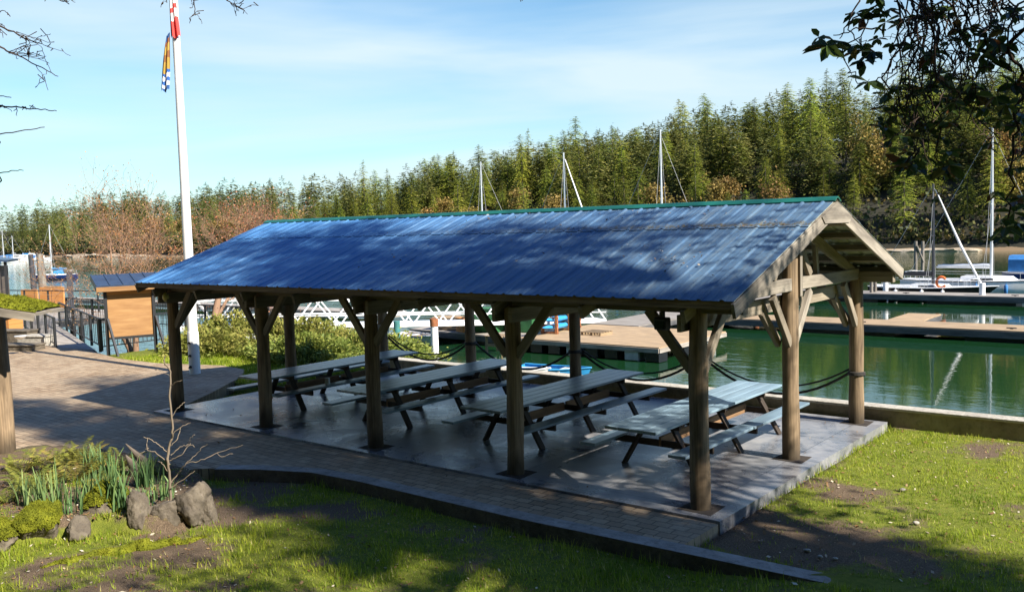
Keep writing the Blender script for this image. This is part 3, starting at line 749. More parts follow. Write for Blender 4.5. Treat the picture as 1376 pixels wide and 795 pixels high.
railing((-24.15, 4.42, -.04), (-24.15, 7.6, -.04), 'black railing along the water behind the notice board')
railing((-24.3, 4.55, -.04), (-34.0, 7.7, -.04), 'black railing on the water side of the ramp', gap=.34)
railing((-26.5, 4.05, -.04), (-36.0, 6.9, -.04), 'black railing on the shore side of the ramp, by the stone steps', gap=.34)
railing((-36.5, 9.2, -.04), (-24.6, 11.5, -.3), 'far black railing at the head of the white gangway')
railing((-46.5, 10.5, .0), (-37.5, 12.5, .0), 'dark pier railing in front of the orange boards', gap=1.3)
def deck(name, poly, z, label, mat='dock_wood', side='dock_side', thick=.35, floats=None, cat='dock', board=None):
    """a planked deck as a thing: planks, side boards and floats"""
    cx = sum(p[0] for p in poly)/len(poly); cy = sum(p[1] for p in poly)/len(poly)
    t = thing(name, label, cat, W(cx, cy, z), -YAW)
    m = MB(); m.prism([(p[0]-cx, p[1]-cy) for p in poly], -.06, 0); m.build('planks', M[mat], t)
    m = MB(); q = [(p[0]-cx, p[1]-cy) for p in poly]; n = len(q)
    for i in range(n):
        a, b = Vector((*q[i], 0)), Vector((*q[(i+1) % n], 0)); m.beam(a - Vector((0, 0, .03 + thick/2)), b - Vector((0, 0, .03 + thick/2)), .09, thick - .04)
    m.build('side_board', M[side], t)
    if name == 'dock':
        e0, e1 = Vector((*q[0], .12)), Vector((*q[1], .12)); nrm_ = Vector((-(e1 - e0).y, (e1 - e0).x, 0)).normalized()*.12; L_ = (e1 - e0).length
        for i in range(int(L_/6)):
            c_ = e0.lerp(e1, (i + .3)/int(L_/6)) + nrm_*5; m = MB(); m.tube([c_ + Vector((-.2, 0, -.07)), c_ + Vector((.2, 0, -.07))], .025, 6); m.box(c_ - Vector((0, 0, .13)), (.12, .06, .10)); m.build('cleat', M['black_metal'], t)
    if floats:
        k = 0
        for fx, fy, sx, sy in floats:
            m = MB(); m.box((fx - cx, fy - cy, -.03 - thick - .12), (sx, sy, .5), chamfer=.03); m.build('float', M['concrete_float'] if k % 3 == 2 else M['hull_black'], t); k += 1
    return t
deck('ramp', [(-24.35, 4.35), (-26.4, 4.15), (-37.0, 7.1), (-36.6, 8.6)], -.03, 'grey boarded ramp running between two black railings', 'dock_grey', thick=.2, cat='ramp')
pr = deck('pier', [(-36.6, 6.6), (-48, 7.5), (-48, 13), (-36.8, 13)], -.04, 'old timber pier at the end of the ramp', 'dock_grey', thick=.3, cat='pier')
for x, y in ((-37.2, 12.6), (-42, 12.6), (-47.6, 12.6), (-37.2, 7.2), (-47, 8)):
    m = MB(); m.tube([(x + 42.1, y - 10.03, -4), (x + 42.1, y - 10.03, -.3)], .14, 10); m.build('pile', M['pile_wood'], pr)
q = P(96, 437, 45); m = MB(); m.beam((0, 0, -2), (0, 0, 2.2), .26, .26, up=(0, 1, 0), chamfer=.015)
o = m.build('timber_post', M['mast_dark'], loc=(P(96, 412, 46).x, 46, -.2), rotz=.4); tag(o, 'thick dark timber post at the far end of the ramp', 'post')
for px, Y, w_, h_, lb, mt in ((70, 49, 1.5, 1.15, 'orange stained board panel behind the ramp railing', 'orange_wood'), (40, 53, 1.1, .7, 'small orange panel on the pier left of the tall pilings', 'orange_wood'), (72, 58, 1.3, .6, 'tan board panel on the pier right of the tall pilings', 'tan_board')):
    p = P(px, 402, Y); m = MB(); m.beam((-w_/2, 0, h_/2), (w_/2, 0, h_/2), .08, h_, chamfer=.01); m.box((-w_/2 + .05, .06, h_/2 - .3), (.07, .07, h_ + .5)); m.box((w_/2 - .05, .06, h_/2 - .3), (.07, .07, h_ + .5))
    tag(m.build('board_panel', M[mt], loc=(p.x, Y, -.04 if Y < 50 else .1), rotz=-.25), lb, 'panel')
# tall pair of pilings
for px, top, wd, mt, lb, lean in ((41, 342, .34, 'mast_dark', 'tall dark piling, left one of the pair by the pier', .01), (53, 341, .46, 'pile_wood', 'tall pale grey piling, right one of the pair by the pier', .015)):
    Y = 60.0; t = P(px, top, Y); m = MB(); m.tube([(0.15, 0, -5 - t.z), (.05, 0, -1.5), (0, 0, 0)], [wd*.55, wd*.52, wd*.46], 12, wob=.08)
    tag(m.build('piling', M[mt], loc=t), lb, 'piling')
# gangway truss
A_ = Vector((-29.9, 10.6, -.15)); B_ = Vector((-20.9, 29.3, -1.30)); d = B_ - A_; ln = d.length
gw = thing('gangway', 'long white truss gangway sloping down from the shore to the floats', 'gangway', W(*A_), -YAW)
sd = Vector((d.y, -d.x, 0)).normalized()*.62; up = Vector((0, 0, 1)); nb = 12
m = MB(); m.beam(up*.02, d + up*.02, 1.2, .05); m.build('deck', M['white_metal'], gw)
for s_ in (-1, 1):
    o_ = sd*s_
    m = MB(); m.beam(o_ - up*.07, d + o_ - up*.05, .08, .17); m.build('bottom_chord', M['white_metal'], gw)
    m = MB(); m.beam(o_ + up*.42, d + o_ + up*.42, .05, .05); m.build('mid_rail', M['white_metal'], gw)
    m = MB(); m.beam(o_ + up*1.12, d + o_ + up*1.12, .08, .09); m.build('top_chord', M['white_metal'], gw)
    m = MB()
    for i in range(nb):
        a = d*(i/nb); b = d*((i+.5)/nb); c = d*((i+1)/nb)
        m.beam(a + o_, b + o_ + up*1.1, .055, .055); m.beam(b + o_ + up*1.1, c + o_, .055, .055)
    m.build('diagonals', M['white_metal'], gw)

# ================================================================== FLOATS AND DOCKS
fl = [(-19.2 + i*.98, 21.95, .62, .7) for i in range(7)] + [(-13.35, 24.2, .6, .8), (-13.35, 26.3, .6, .8), (-17, 25, 3, 3)]
deck('float', [(-20.3, 21.6), (-13.0, 21.6), (-13.0, 27.6), (-20.3, 27.6)], -1.36, 'wide plank float in the sunshine beyond the shelter', floats=fl, thick=.22, side='dock_grey')
deck('float', [(-28.5, 23.0), (-20.5, 22.4), (-20.5, 26.6), (-28.5, 27.2)], -1.5, 'cluttered work float with green boxes near the white piling', 'dock_grey', thick=.3, floats=[(-24.5, 24.8, 7.4, 3.4)])
deck('walkway', [(-20.4, 27.7), (-17.6, 27.7), (-17.6, 50.4), (-20.4, 50.4)], -1.34, 'grey plank walkway leading from the float out to the far dock', 'dock_grey', thick=.28, floats=[(-19, 32, 2.4, 3), (-19, 40, 2.4, 3), (-19, 47, 2.4, 3)])
deck('dock', [(-17.5, 33.6), (34, 33.6), (34, 36.0), (-17.5, 36.0)], -1.46, 'long plank dock nearest the sea wall, with two finger floats', thick=.34, floats=[(-10 + i*8, 34.8, 5, 1.9) for i in range(6)])
for x0, y1, lb in ((-8.2, 39.6, 'finger float behind the near dock, left of the white boat reflection'), (3.4, 39.6, 'finger float behind the near dock at the right edge')):
    deck('finger_float', [(x0 - .3, 36.05), (x0 + 1.3, 36.05), (x0 + 1.3, y1), (x0 - .3, y1)], -1.47, lb, thick=.3, floats=[(x0 + .5, 38, 1.2, 2.6)])
deck('dock', [(-70, 50.6), (30, 50.6), (30, 52.9), (-70, 52.9)], -1.42, 'far dock with dark side where the sailboats are moored', 'dock_grey', thick=.36, floats=[(-64 + i*8, 51.7, 5, 1.9) for i in range(12)])
deck('dock', [(-75, 26.5), (-36, 28.5), (-36, 30.2), (-75, 28.2)], -1.5, 'pale dock seen beyond the juniper and the bare tree', 'dock_grey', 'dock_grey', thick=.3)
deck('dock', [(-2, 62.5), (30, 62.5), (30, 64.0), (-2, 64.0)], -1.5, 'outer dock behind the white sailboat', 'dock_wood', thick=.3)
# pilings
def piling(px, Y, top, r, mat, label, cap=None, name='piling'):
    p = P(px, top, Y); t = thing(name, label, 'piling', (p.x, p.y, WATER))
    h = p.z - WATER; m = MB(); m.tube([(0, 0, -3), (0, 0, h)], [r*1.04, r], 14, wob=.03); m.build('shaft', M[mat], t)
    if cap: m = MB(); m.tube([(0, 0, h - .32), (0, 0, h + .01)], r*1.12, 14); m.build('cap', M[cap], t)
    return t
piling(583, 38.8, 428, .16, 'white_paint', 'white steel piling with a rusty collar beside the work float', 'rust')
piling(533, 41.5, 431, .15, 'teal', 'teal piling left of the white one, partly behind the back corner post')
piling(1171, 60.5, 371, .11, 'pile_wood', 'thin brown piling at the far dock, left one beside the corner post')
piling(1176, 60.9, 371, .11, 'pile_wood', 'thin brown piling at the far dock, right one beside the corner post')
piling(1320, 56.3, 380, .17, 'white_paint', 'short white piling on the far dock in front of the white sailboat')
piling(1016, 52, 410, .16, 'rust', 'rusty piling seen under the gable beam')
piling(1190, 62, 371, .17, 'white_paint', 'stubby white piling beside the black sailboat stern')
piling(1230.5, 88, 324, .16, 'pile_wood', 'tall timber piling of the dolphin behind the black sailboat, left one')
piling(1240, 88.6, 324, .15, 'pile_wood', 'tall timber piling of the dolphin behind the black sailboat, right one')
m = MB(); p0 = P(1232, 330, 87.8); p1 = P(1241, 352, 87.8); m.tube([p0, p1], .10, 8); tag(m.build('brace_timber', M['pile_wood']), 'slanting timber bolted across the two dolphin pilings', 'timber')

# kayak rack
kp = G(754, 444, -1.36); KR = R_(63); KA = Vector((math.cos(KR), math.sin(KR), 0)); kr = thing('kayak_rack', 'wooden kayak rack with brown posts on the plank float', 'rack', kp, KR)
for x in (-1.3, .2, 1.4):
    for y in (-.35, .35):
        m = MB(); m.beam((x, y, 0), (x, y, 1.12), .13, .13, up=(0, 1, 0), chamfer=.01); m.build('post', M['rust'], kr)
    for z in (.06, .40, .74):
        m = MB(); m.beam((x, -.45, z), (x, .45, z), .07, .07); m.build('arm', M['rust'], kr)
def kayak(loc, label):
    m = MB(); n = 15; Ln = 4.2; ring = 10; vs = []
    for i in range(n):
        t = i/(n-1); x = (t - .5)*Ln; s_ = max(.02, math.sin(math.pi*t) ** .65); rr = .30*s_
        for k in range(ring):
            a = 2*math.pi*k/ring; vs.append((x, math.cos(a)*rr, .17 + math.sin(a)*rr*.5 + .10*abs(t-.5) ** 2*4))
    fs = [(i*ring+k, i*ring+(k+1) % ring, (i+1)*ring+(k+1) % ring, (i+1)*ring+k) for i in range(n-1) for k in range(ring)]
    t = thing('kayak', label, 'kayak', loc, KR, 'blue kayaks on the rack')
    m.add(vs, fs, smooth=True); m.build('hull', M['kayak'], t)
    m = MB(); m.tube([(.36*math.cos(a), .19*math.sin(a), .325) for a in np.linspace(0, 6.283, 19)], .02, 5, caps=False); m.build('cockpit_rim', M['hull_black'], t)
for i, (z, lb) in enumerate(((.10, 'blue kayak on the lowest arm of the rack'), (.44, 'blue kayak on the middle arm of the rack'), (.78, 'blue kayak on the top arm of the rack'))): kayak(kp + Vector((0, 0, z)) + KA*(.12*i), lb)

# clutter on the work float
def green_box(a, b, s, label, mat='green_tarp'):
    t = thing('storage_box', label, 'box', W(a, b, -1.5), -YAW + .15)
    m = MB(); m.box((0, 0, s[2]/2), s, chamfer=.04); m.build('box_body', M[mat], t)
    m = MB(); m.box((0, 0, s[2] + .03), (s[0] + .08, s[1] + .08, .07), chamfer=.02); m.build('lid', M[mat], t)
green_box(-23.9, 23.9, (1.5, 1.0, 1.1), 'big green box under the gangway on the work float')
green_box(-22.0, 24.6, (1.0, .9, .75), 'smaller green box on the work float, behind the middle back post')
for k, (a, b, z) in enumerate(((-25.9, 23.7, .12), (-25.9, 23.78, .36), (-25.85, 23.72, .58))):
    m = MB(); m.beam((-1.2, 0, 0), (1.2, 0, 0), .8, .16, chamfer=.02)
    tag(m.build('lumber', M['dock_wood'], loc=W(a, b, -1.5 + z), rotz=-YAW + .1*k), ['bottom layer', 'middle layer', 'top layer'][k] + ' of stacked lumber on the work float by the white piling', 'lumber', 'lumber stacked on the work float')
m = MB()
for i in range(5): m.beam((-.55, -.45 + i*.22, .14), (.55, -.45 + i*.22, .14), .12, .025)
for x in (-.5, 0, .5): m.beam((x, -.5, .06), (x, .5, .06), .06, .12)
tag(m.build('pallet', M['dock_wood'], loc=W(-17.7, 24.2, -1.36), rotz=-YAW), 'wooden pallet lying on the plank float right of the kayak rack', 'pallet')
m = MB()
for i in range(4): m.beam((-.5, -.4 + i*.26, .52), (.5, -.4 + i*.26, .52), .2, .03)
for x in (-.42, .42):
    for y in (-.38, .38): m.beam((x, y, -.4), (x, y, .5), .09, .09, up=(0, 1, 0))
m.beam((-.42, -.38, .12), (.42, -.38, .12), .05, .12)
tag(m.build('float_step', M['dock_wood'], loc=W(-20.9, 21.1, -1.75), rotz=-YAW), 'low wooden landing step at the left corner of the plank float', 'step')

def tub(a, b, z, r0, h, mat, label, cat='tub'):
    m = MB(); m.tube([(0, 0, 0), (0, 0, .02), (0, 0, h*.92), (0, 0, h*.93), (0, 0, h)], [r0*.8, r0*.85, r0, r0*1.08, r0*1.08], 16); return tag(m.build(cat.replace(' ', '_'), M[mat], loc=W(a, b, z), rotz=-YAW), label, cat)
tub(-26.9, 24.6, -1.5, .42, .7, 'gel_white', 'white round tub at the left end of the work float')
for a, b, z, lb in ((-24.9, 23.2, -1.5, 'orange crate beside the stacked lumber'), (-24.9, 23.22, -1.12, 'orange crate on top of the other one beside the lumber')):
    t = thing('crate', lb, 'crate', W(a, b, z), -YAW + .2*z, 'orange crates on the work float'); m = MB()
    for sy in (-1, 1):
        for k in range(3): m.beam((-.35, sy*.24, .06 + .11*k), (.35, sy*.24, .06 + .11*k), .02, .085); m.beam((sy*.34, -.23, .06 + .11*k), (sy*.34, .23, .06 + .11*k), .02, .085)
    m.box((0, 0, .02), (.68, .46, .03)); m.build('crate_body', M['orange_wood'], t)

# ================================================================== BOATS
def hull_mesh(Ln, Bm, fb_, sheer=.15, transom=.75, draft=.25, rake=.12, n=19):
    prof = []
    vs = []; ring = 9
    for i in range(n):
        t = i/(n-1); x = -Ln/2 + Ln*t                             # stern at -x, bow at +x
        if t < .45: bw = transom + (1 - transom)*math.sin(t/.45*math.pi/2)
        else: bw = max(.015, math.cos((t - .45)/.55*math.pi/2) ** .8)
        hb = Bm/2*bw; zt = fb_*(1 + sheer*(2*t - 1) ** 2) + fb_*.12*t
        sec = [(hb, zt), (hb*.99, zt*.6), (hb*.9, .12), (hb*.62, -draft*.6), (0, -draft)]
        ring_ = [(x + (rake*Ln*t ** 6 if z > .1 else 0)*(z/fb_), y, z) for y, z in sec]
        vs += ring_ + [(p[0], -p[1], p[2]) for p in ring_[-2::-1]]
    k = 9; fs = [(i*k+j, (i+1)*k+j, (i+1)*k+j+1, i*k+j+1) for i in range(n-1) for j in range(k-1)]
    fs = [f[::-1] for f in fs]
    deck = [(i*k, i*k+k-1, (i+1)*k+k-1, (i+1)*k) for i in range(n-1)]
    tr = [tuple(range(k))]
    return vs, fs, deck, tr
def sailboat(name, label, loc, rz, Ln=9.0, mast_h=11.0, hull='gel_white', cover='canvas_blue', mast='alu', furled=True, dodger=None, group='sailboats moored in the harbour', boom=True, stripe=None):
    t = thing(name, label, 'sailboat', loc, rz, group); fb_ = .095*Ln + .05; Bm = .31*Ln
    vs, fs, dk, tr = hull_mesh(Ln, Bm, fb_)
    m = MB(); m.add(vs, fs, smooth=True); m.add(vs, tr); m.build('hull', M[hull], t)
    m = MB(); m.add([(x, y*.985, z - .004) for x, y, z in vs], dk); dko = m.build('deck', M['gel_white'], t)
    m = MB()
    for s_ in (-1, 1):
        e = [vs[i*9 + (0 if s_ > 0 else 8)] for i in range(19)]; m.tube([(x, y, z + .01) for x, y, z in e], .035, 5)
    m.build('toe_rail', M['gel_white'] if hull != 'gel_white' else M['canvas_dark'], t)
    # cabin trunk
    c0, c1 = -.10*Ln, .26*Ln; ch = .042*Ln; z0 = fb_*.98; m = MB()
    a = [(c0, Bm*.30), (c0 + .2*Ln, Bm*.33), (c1, Bm*.16)]
    top = [(x + (-.05*Ln if x == c1 else 0), y*.85) for x, y in a]
    lo = [(x, y, z0) for x, y in a] + [(x, -y, z0) for x, y in a[::-1]]; hi = [(x, y, z0 + ch) for x, y in top] + [(x, -y, z0 + ch) for x, y in top[::-1]]
    m.add(lo + hi, [(6, 7, 8, 9, 10, 11)] + [(i, (i+1) % 6, 6 + (i+1) % 6, 6 + i) for i in range(6)]); cb = m.build('cabin', M['gel_white'], t)
    for s_ in (-1, 1):
        m = MB(); m.box((.04*Ln, s_*(Bm*.305), z0 + ch*.55), (.14*Ln, .02, ch*.35)); m.build('cabin_window', M['glass'], cb)
    # cockpit coaming
    for s_ in (-1, 1):
        m = MB(); m.beam((-.40*Ln, s_*Bm*.29, z0 + .06), (c0, s_*Bm*.29, z0 + .1), .10, .18, chamfer=.02); m.build('coaming', M['gel_white'], t)
    mx = .08*Ln
    m = MB(); m.tube([(mx, 0, z0 + ch - .05), (mx, 0, mast_h*.6), (mx - .02, 0, mast_h)], [.095, .09, .06], 10); mo = m.build('mast', M[mast], t)
    m = MB(); m.beam((mx, -.42, mast_h*.55), (mx, .42, mast_h*.55), .05, .03); m.beam((mx, 0, mast_h), (mx - .25, 0, mast_h + .03), .03, .03); m.build('spreader', M[mast], mo)
    bz = z0 + ch + .55
    if boom:
        m = MB(); m.tube([(mx - .05, 0, bz), (mx - .36*Ln, 0, bz + .04)], .06, 8); m.build('boom', M[mast], t)
        m = MB(); n = 9
        m.tube([(mx - .1 - .34*Ln*i/(n-1), 0, bz + .13 + .02*math.sin(i*1.9)) for i in range(n)], [.17, .16, .15, .14, .13, .12, .11, .09, .05], 9); m.build('sail_cover', M[cover], t)
    m = MB(); e = Ln*.49
    for p, q in (((mx, 0, mast_h), (-e, .0, fb_ + .1)), ((mx, 0, mast_h*.98), (mx - .1, Bm*.45, fb_)), ((mx, 0, mast_h*.98), (mx - .1, -Bm*.45, fb_)), ((mx, 0, mast_h*.55), (mx - .35, Bm*.42, fb_)), ((mx, 0, mast_h*.55), (mx - .35, -Bm*.42, fb_)), ((mx, 0, mast_h*.97), (e*1.04, 0, fb_ + .2))):
        m.tube([p, q], .014, 4)
    m.build('rigging', M['wire'], t)
    if furled: m = MB(); m.tube([(e*1.02, 0, fb_ + .35), (e - .4*(e - mx), 0, fb_ + .4*(mast_h - fb_)), (mx + .12, 0, mast_h*.95)], [.075, .085, .04], 7); m.build('furled_jib', M['gel_white'], t)
    for s0, nm in ((-1, 'pushpit'), (1, 'pulpit')):
        m = MB(); xx = s0*Ln*.48; yy = Bm*.30 if s0 < 0 else .12
        m.tube([(xx - s0*.8, yy + .15, fb_ + .62), (xx, yy*.8, fb_ + .66), (xx, -yy*.8, fb_ + .66), (xx - s0*.8, -yy - .15, fb_ + .62)], .02, 5)
        for q in ((xx - s0*.8, yy + .15), (xx, yy*.8), (xx, -yy*.8), (xx - s0*.8, -yy - .15)): m.tube([(*q, fb_), (*q, fb_ + .64)], .018, 5)
        m.build(nm, M['alu'], t)
    for fx in (-.22, .02, .2):
        m = MB(); yy = -Bm*.5*(1 if fx < .1 else .84) - .10; m.tube([(fx*Ln, yy, fb_*.25), (fx*Ln, yy, fb_*.32), (fx*Ln, yy, fb_*.85), (fx*Ln, yy, fb_*.92)], [.04, .11, .11, .03], 9); m.tube([(fx*Ln, yy, fb_*.9), (fx*Ln, yy + .08, fb_ + .1)], .012, 4); m.build('fender', M['gel_white'] if hull != 'gel_white' else M['canvas_blue'], t)
    m = MB()
    for s_ in (-1, 1):
        ps = [(-.36*Ln, s_*Bm*.44, fb_ + .6), (0, s_*Bm*.48, fb_ + .58), (.28*Ln, s_*Bm*.34, fb_ + .62), (.40*Ln, s_*Bm*.18, fb_ + .64)]; m.tube(ps, .012, 4)
        for p in ps: m.tube([(p[0], p[1], fb_), p], .014, 4)
    m.build('lifeline', M['alu'], t)
    if dodger:
        m = MB(); n = 8; prof = []
        for i in range(n+1): a = math.pi*i/n; prof.append((math.cos(a)*Bm*.30, z0 + .1 + math.sin(a)*.72))
        vs = [(c0 - .10*Ln + (.02*Ln), y, z) for y, z in prof] + [(c0 + .12*Ln - .05*Ln*0, y*.9, z0 + .1 + (z - z0 - .1)*.72) for y, z in prof]
        m.add(vs, [(i, i+1, n+2+i, n+1+i) for i in range(n)] + [tuple(range(n, -1, -1)), tuple(range(n+1, 2*n+2))], smooth=False); m.build('dodger', M[dodger], t)
    return t
AZ = -YAW
def at_water(px, Y): p = P(px, 390, Y); return Vector((p.x, p.y, WATER))
b1 = sailboat('sailboat', 'black hulled sailboat with dark mast and white furled jib at the far dock', at_water(1242, 61.5), AZ, 6.9, 7.6, 'hull_black', 'canvas_dark', 'mast_dark')
b2 = sailboat('sailboat', 'white sailboat with tall silver mast and orange lifebuoy at the far dock', at_water(1316, 61.2) - AX*.3 + AY*1.2, AZ, 9.6, 11.2, 'gel_white', 'gel_white', 'alu', furled=False)
def lifebuoy(p, label):
    m = MB(); m.tube([(.30*math.cos(a)*(1), 0, .34*math.sin(a)) for a in np.linspace(.6, 5.6, 18)], .085, 8); tag(m.build('lifebuoy', M['orange'], loc=p, rotz=AZ), label, 'lifebuoy')
lifebuoy(P(1265, 379, 60.2), 'orange horseshoe lifebuoy on the stern rail of the white sailboat')
for px, top, Y, nm in ((651, 217, 92, 'sailboat behind the shelter roof whose mast stands leftmost above the ridge'), (762, 205, 80, 'sailboat behind the shelter roof whose mast stands second above the ridge'), (891, 174, 72, 'sailboat behind the shelter roof with the tallest mast above the ridge')):
    z = P(px, top, Y).z - WATER; ln_ = z*.84; dirs = 1 if px != 651 else -1
    base = at_water(px, Y); ang = AZ if dirs > 0 else AZ + math.pi
    loc = base - Vector((math.cos(ang), math.sin(ang), 0))*(.08*ln_)
    sailboat('sailboat', nm, loc, ang, ln_, z, 'gel_white', ['canvas_blue', 'canvas_dark', 'canvas_teal'][px % 3], 'alu', furled=(px == 762))
sailboat('sailboat', 'small navy sailboat with bright blue canvas anchored in the open channel', at_water(76, 128), math.pi + .05, 5.6, 7.6, 'hull_navy', 'canvas_teal', 'alu', furled=False, dodger='canvas_teal')
for px, Y, hh_, rz_, lb in ((18, 235, 6.6, .3, 'white sailboat in the far marina, taller mast of the left pair'), (5, 225, 8, .2, 'white sailboat in the far marina at the very left edge'), (-16, 120, 7, 2.9, 'white boat lying off the pier at the left edge')):
    sailboat('sailboat', lb, at_water(px, Y), rz_, 7 if Y > 200 else 5, hh_, 'gel_white', 'canvas_blue', 'alu', furled=False)
# powerboats
def powerboat(label, loc, rz, Ln, hull='gel_white', canvas='canvas_blue', group=None):
    t = thing('motorboat', label, 'motorboat', loc, rz, group); fb_ = .14*Ln; Bm = .34*Ln
    vs, fs, dk, tr = hull_mesh(Ln, Bm, fb_, transom=.92, rake=.05)
    m = MB(); m.add(vs, fs, smooth=True); m.add(vs, tr); m.build('hull', M[hull], t)
    m = MB(); m.add([(x, y*.98, z - .004) for x, y, z in vs], dk); m.build('deck', M['gel_white'], t)
    z0 = fb_*.97; m = MB(); h1 = .16*Ln
    lo = [(-.18*Ln, -Bm*.36), (.18*Ln, -Bm*.36), (.18*Ln, Bm*.36), (-.18*Ln, Bm*.36)]; hi = [(-.18*Ln, -Bm*.31), (.08*Ln, -Bm*.3), (.08*Ln, Bm*.3), (-.18*Ln, Bm*.31)]
    m.add([(*p, z0) for p in lo] + [(*p, z0 + h1) for p in hi], [(4, 5, 6, 7), (0, 1, 5, 4), (1, 2, 6, 5), (2, 3, 7, 6), (3, 0, 4, 7)]); c = m.build('cabin', M['gel_white'], t)
    for s_ in (-1, 1):
        m = MB(); m.box((-.04*Ln, s_*(Bm*.338), z0 + h1*.55), (.2*Ln, .05, h1*.4)); m.build('window', M['glass'], c)
    m = MB(); m.beam((-.46*Ln, 0, z0 + h1*.52), (-.16*Ln, 0, z0 + h1*.52), Bm*.66, h1*1.05, chamfer=h1*.22); m.build('canopy', M[canvas], t)
    m = MB(); m.tube([(-.1*Ln, -Bm*.2, z0 + h1), (-.14*Ln, -Bm*.2, z0 + h1 + .5), (-.14*Ln, Bm*.2, z0 + h1 + .5), (-.1*Ln, Bm*.2, z0 + h1)], .03, 5); m.build('radar_arch', M['alu'], t)
    return t
powerboat('motorboat under a blue canvas canopy at the right edge', at_water(1376, 66) + AX*2.9, AZ, 8.2, 'hull_navy')
for px, Y, Ln, rz_, lb in ((28, 238, 6, .2, 'white motorboat in the far marina left of the tall pilings'), (38, 246, 5, .2, 'small white motorboat in the far marina, second from the left edge'), (57, 240, 5, .1, 'white motorboat with blue cover right of the tall pilings'), (47, 262, 5.5, .3, 'distant white motorboat just behind the tall pilings')):
    powerboat(lb, at_water(px, Y), rz_, Ln, 'gel_white', 'canvas_blue' if px != 36 else 'gel_white', 'white motorboats in the far marina')
# dinghy and outboards
def dinghy(label, loc, rz, Ln, hull, inside):
    t = thing('dinghy', label, 'dinghy', loc, rz); vs, fs, dk, tr = hull_mesh(Ln, Ln*.42, .38, transom=.85, draft=.12, rake=.06)
    m = MB(); m.add(vs, fs, smooth=True); m.add(vs, tr); m.build('hull', M[hull], t)
    m = MB(); m.add([(x*.97, y*.92, z - .10) for x, y, z in vs], dk); m.build('cover', M[inside], t)
    for x in (-.2, .15):
        m = MB(); m.beam((x*Ln, -Ln*.18, .36), (x*Ln, Ln*.18, .36), .22, .04); m.build('thwart', M['gel_white'], t)
    m = MB()
    for s_ in (0, 8): m.tube([(vs[i*9+s_][0], vs[i*9+s_][1], vs[i*9+s_][2] + .01) for i in range(19)], .035, 5)
    m.build('gunwale', M['canvas_teal'] if hull != 'gel_white' else M['gel_white'], t)
p = G(742, 498, WATER + .3); dinghy('bright blue dinghy floating just behind the sea wall', (p.x, p.y, WATER), AZ + .2, 2.7, 'kayak', 'canvas_teal')
p = G(702, 500, WATER + .3); dinghy('small white tender beside the blue dinghy', (p.x, p.y, WATER), AZ + .3, 1.9, 'gel_white', 'gel_white')
p = G(560, 453, WATER + .3); dinghy('white rowing boat tied to the work float left of the white piling', (p.x, p.y, WATER), AZ - .2, 3.2, 'gel_white', 'dock_wood')
#PART4
# ================================================================== FAR SHORE
def shore(x): return np.interp(x, [-420, -268, -172, -35, 0, 200], [128, 121, 119.5, 134, 136, 140])
def hill_h(x, y):
    x = np.asarray(x, float); d = np.asarray(y, float) - shore(x)
    a = sstep(-200, -30, x) ** .8
    r = 24.5*(1 - np.exp(-np.maximum(d, 0)/30.0)); l = 9.0*(1 - np.exp(-np.maximum(d, 0)/30.0))
    h = a*r + (1 - a)*l - 1.9 + .28*np.minimum(d, 4) + .8*(fbm(x*.08 + 50, y*.08) - .5)*np.clip(d/6, 0, 1)
    h = h + .035*np.maximum(d - 50, 0)*(.35 + .65*a)
    return np.where(d < 0, WATER - .4 - .4*np.maximum(-d, 0), h)
hx = np.concatenate([np.arange(-1200, -430, 60), np.arange(-430, 140, 3.0), np.arange(140, 900, 60)])
hy = np.concatenate([np.arange(112, 200, 1.5), np.arange(200, 420, 12)])
XX, YY = np.meshgrid(hx, hy, indexing='ij'); ZZ = hill_h(XX, YY); nx, ny = XX.shape; idx = np.arange(nx*ny).reshape(nx, ny)
F = np.stack([idx[:-1, :-1], idx[1:, :-1], idx[1:, 1:], idx[:-1, 1:]], -1).reshape(-1, 4)
struct(lf(np_mesh('hills', np.stack([XX, YY, ZZ], -1).reshape(-1, 3), F, M['hill'], smooth=True)))

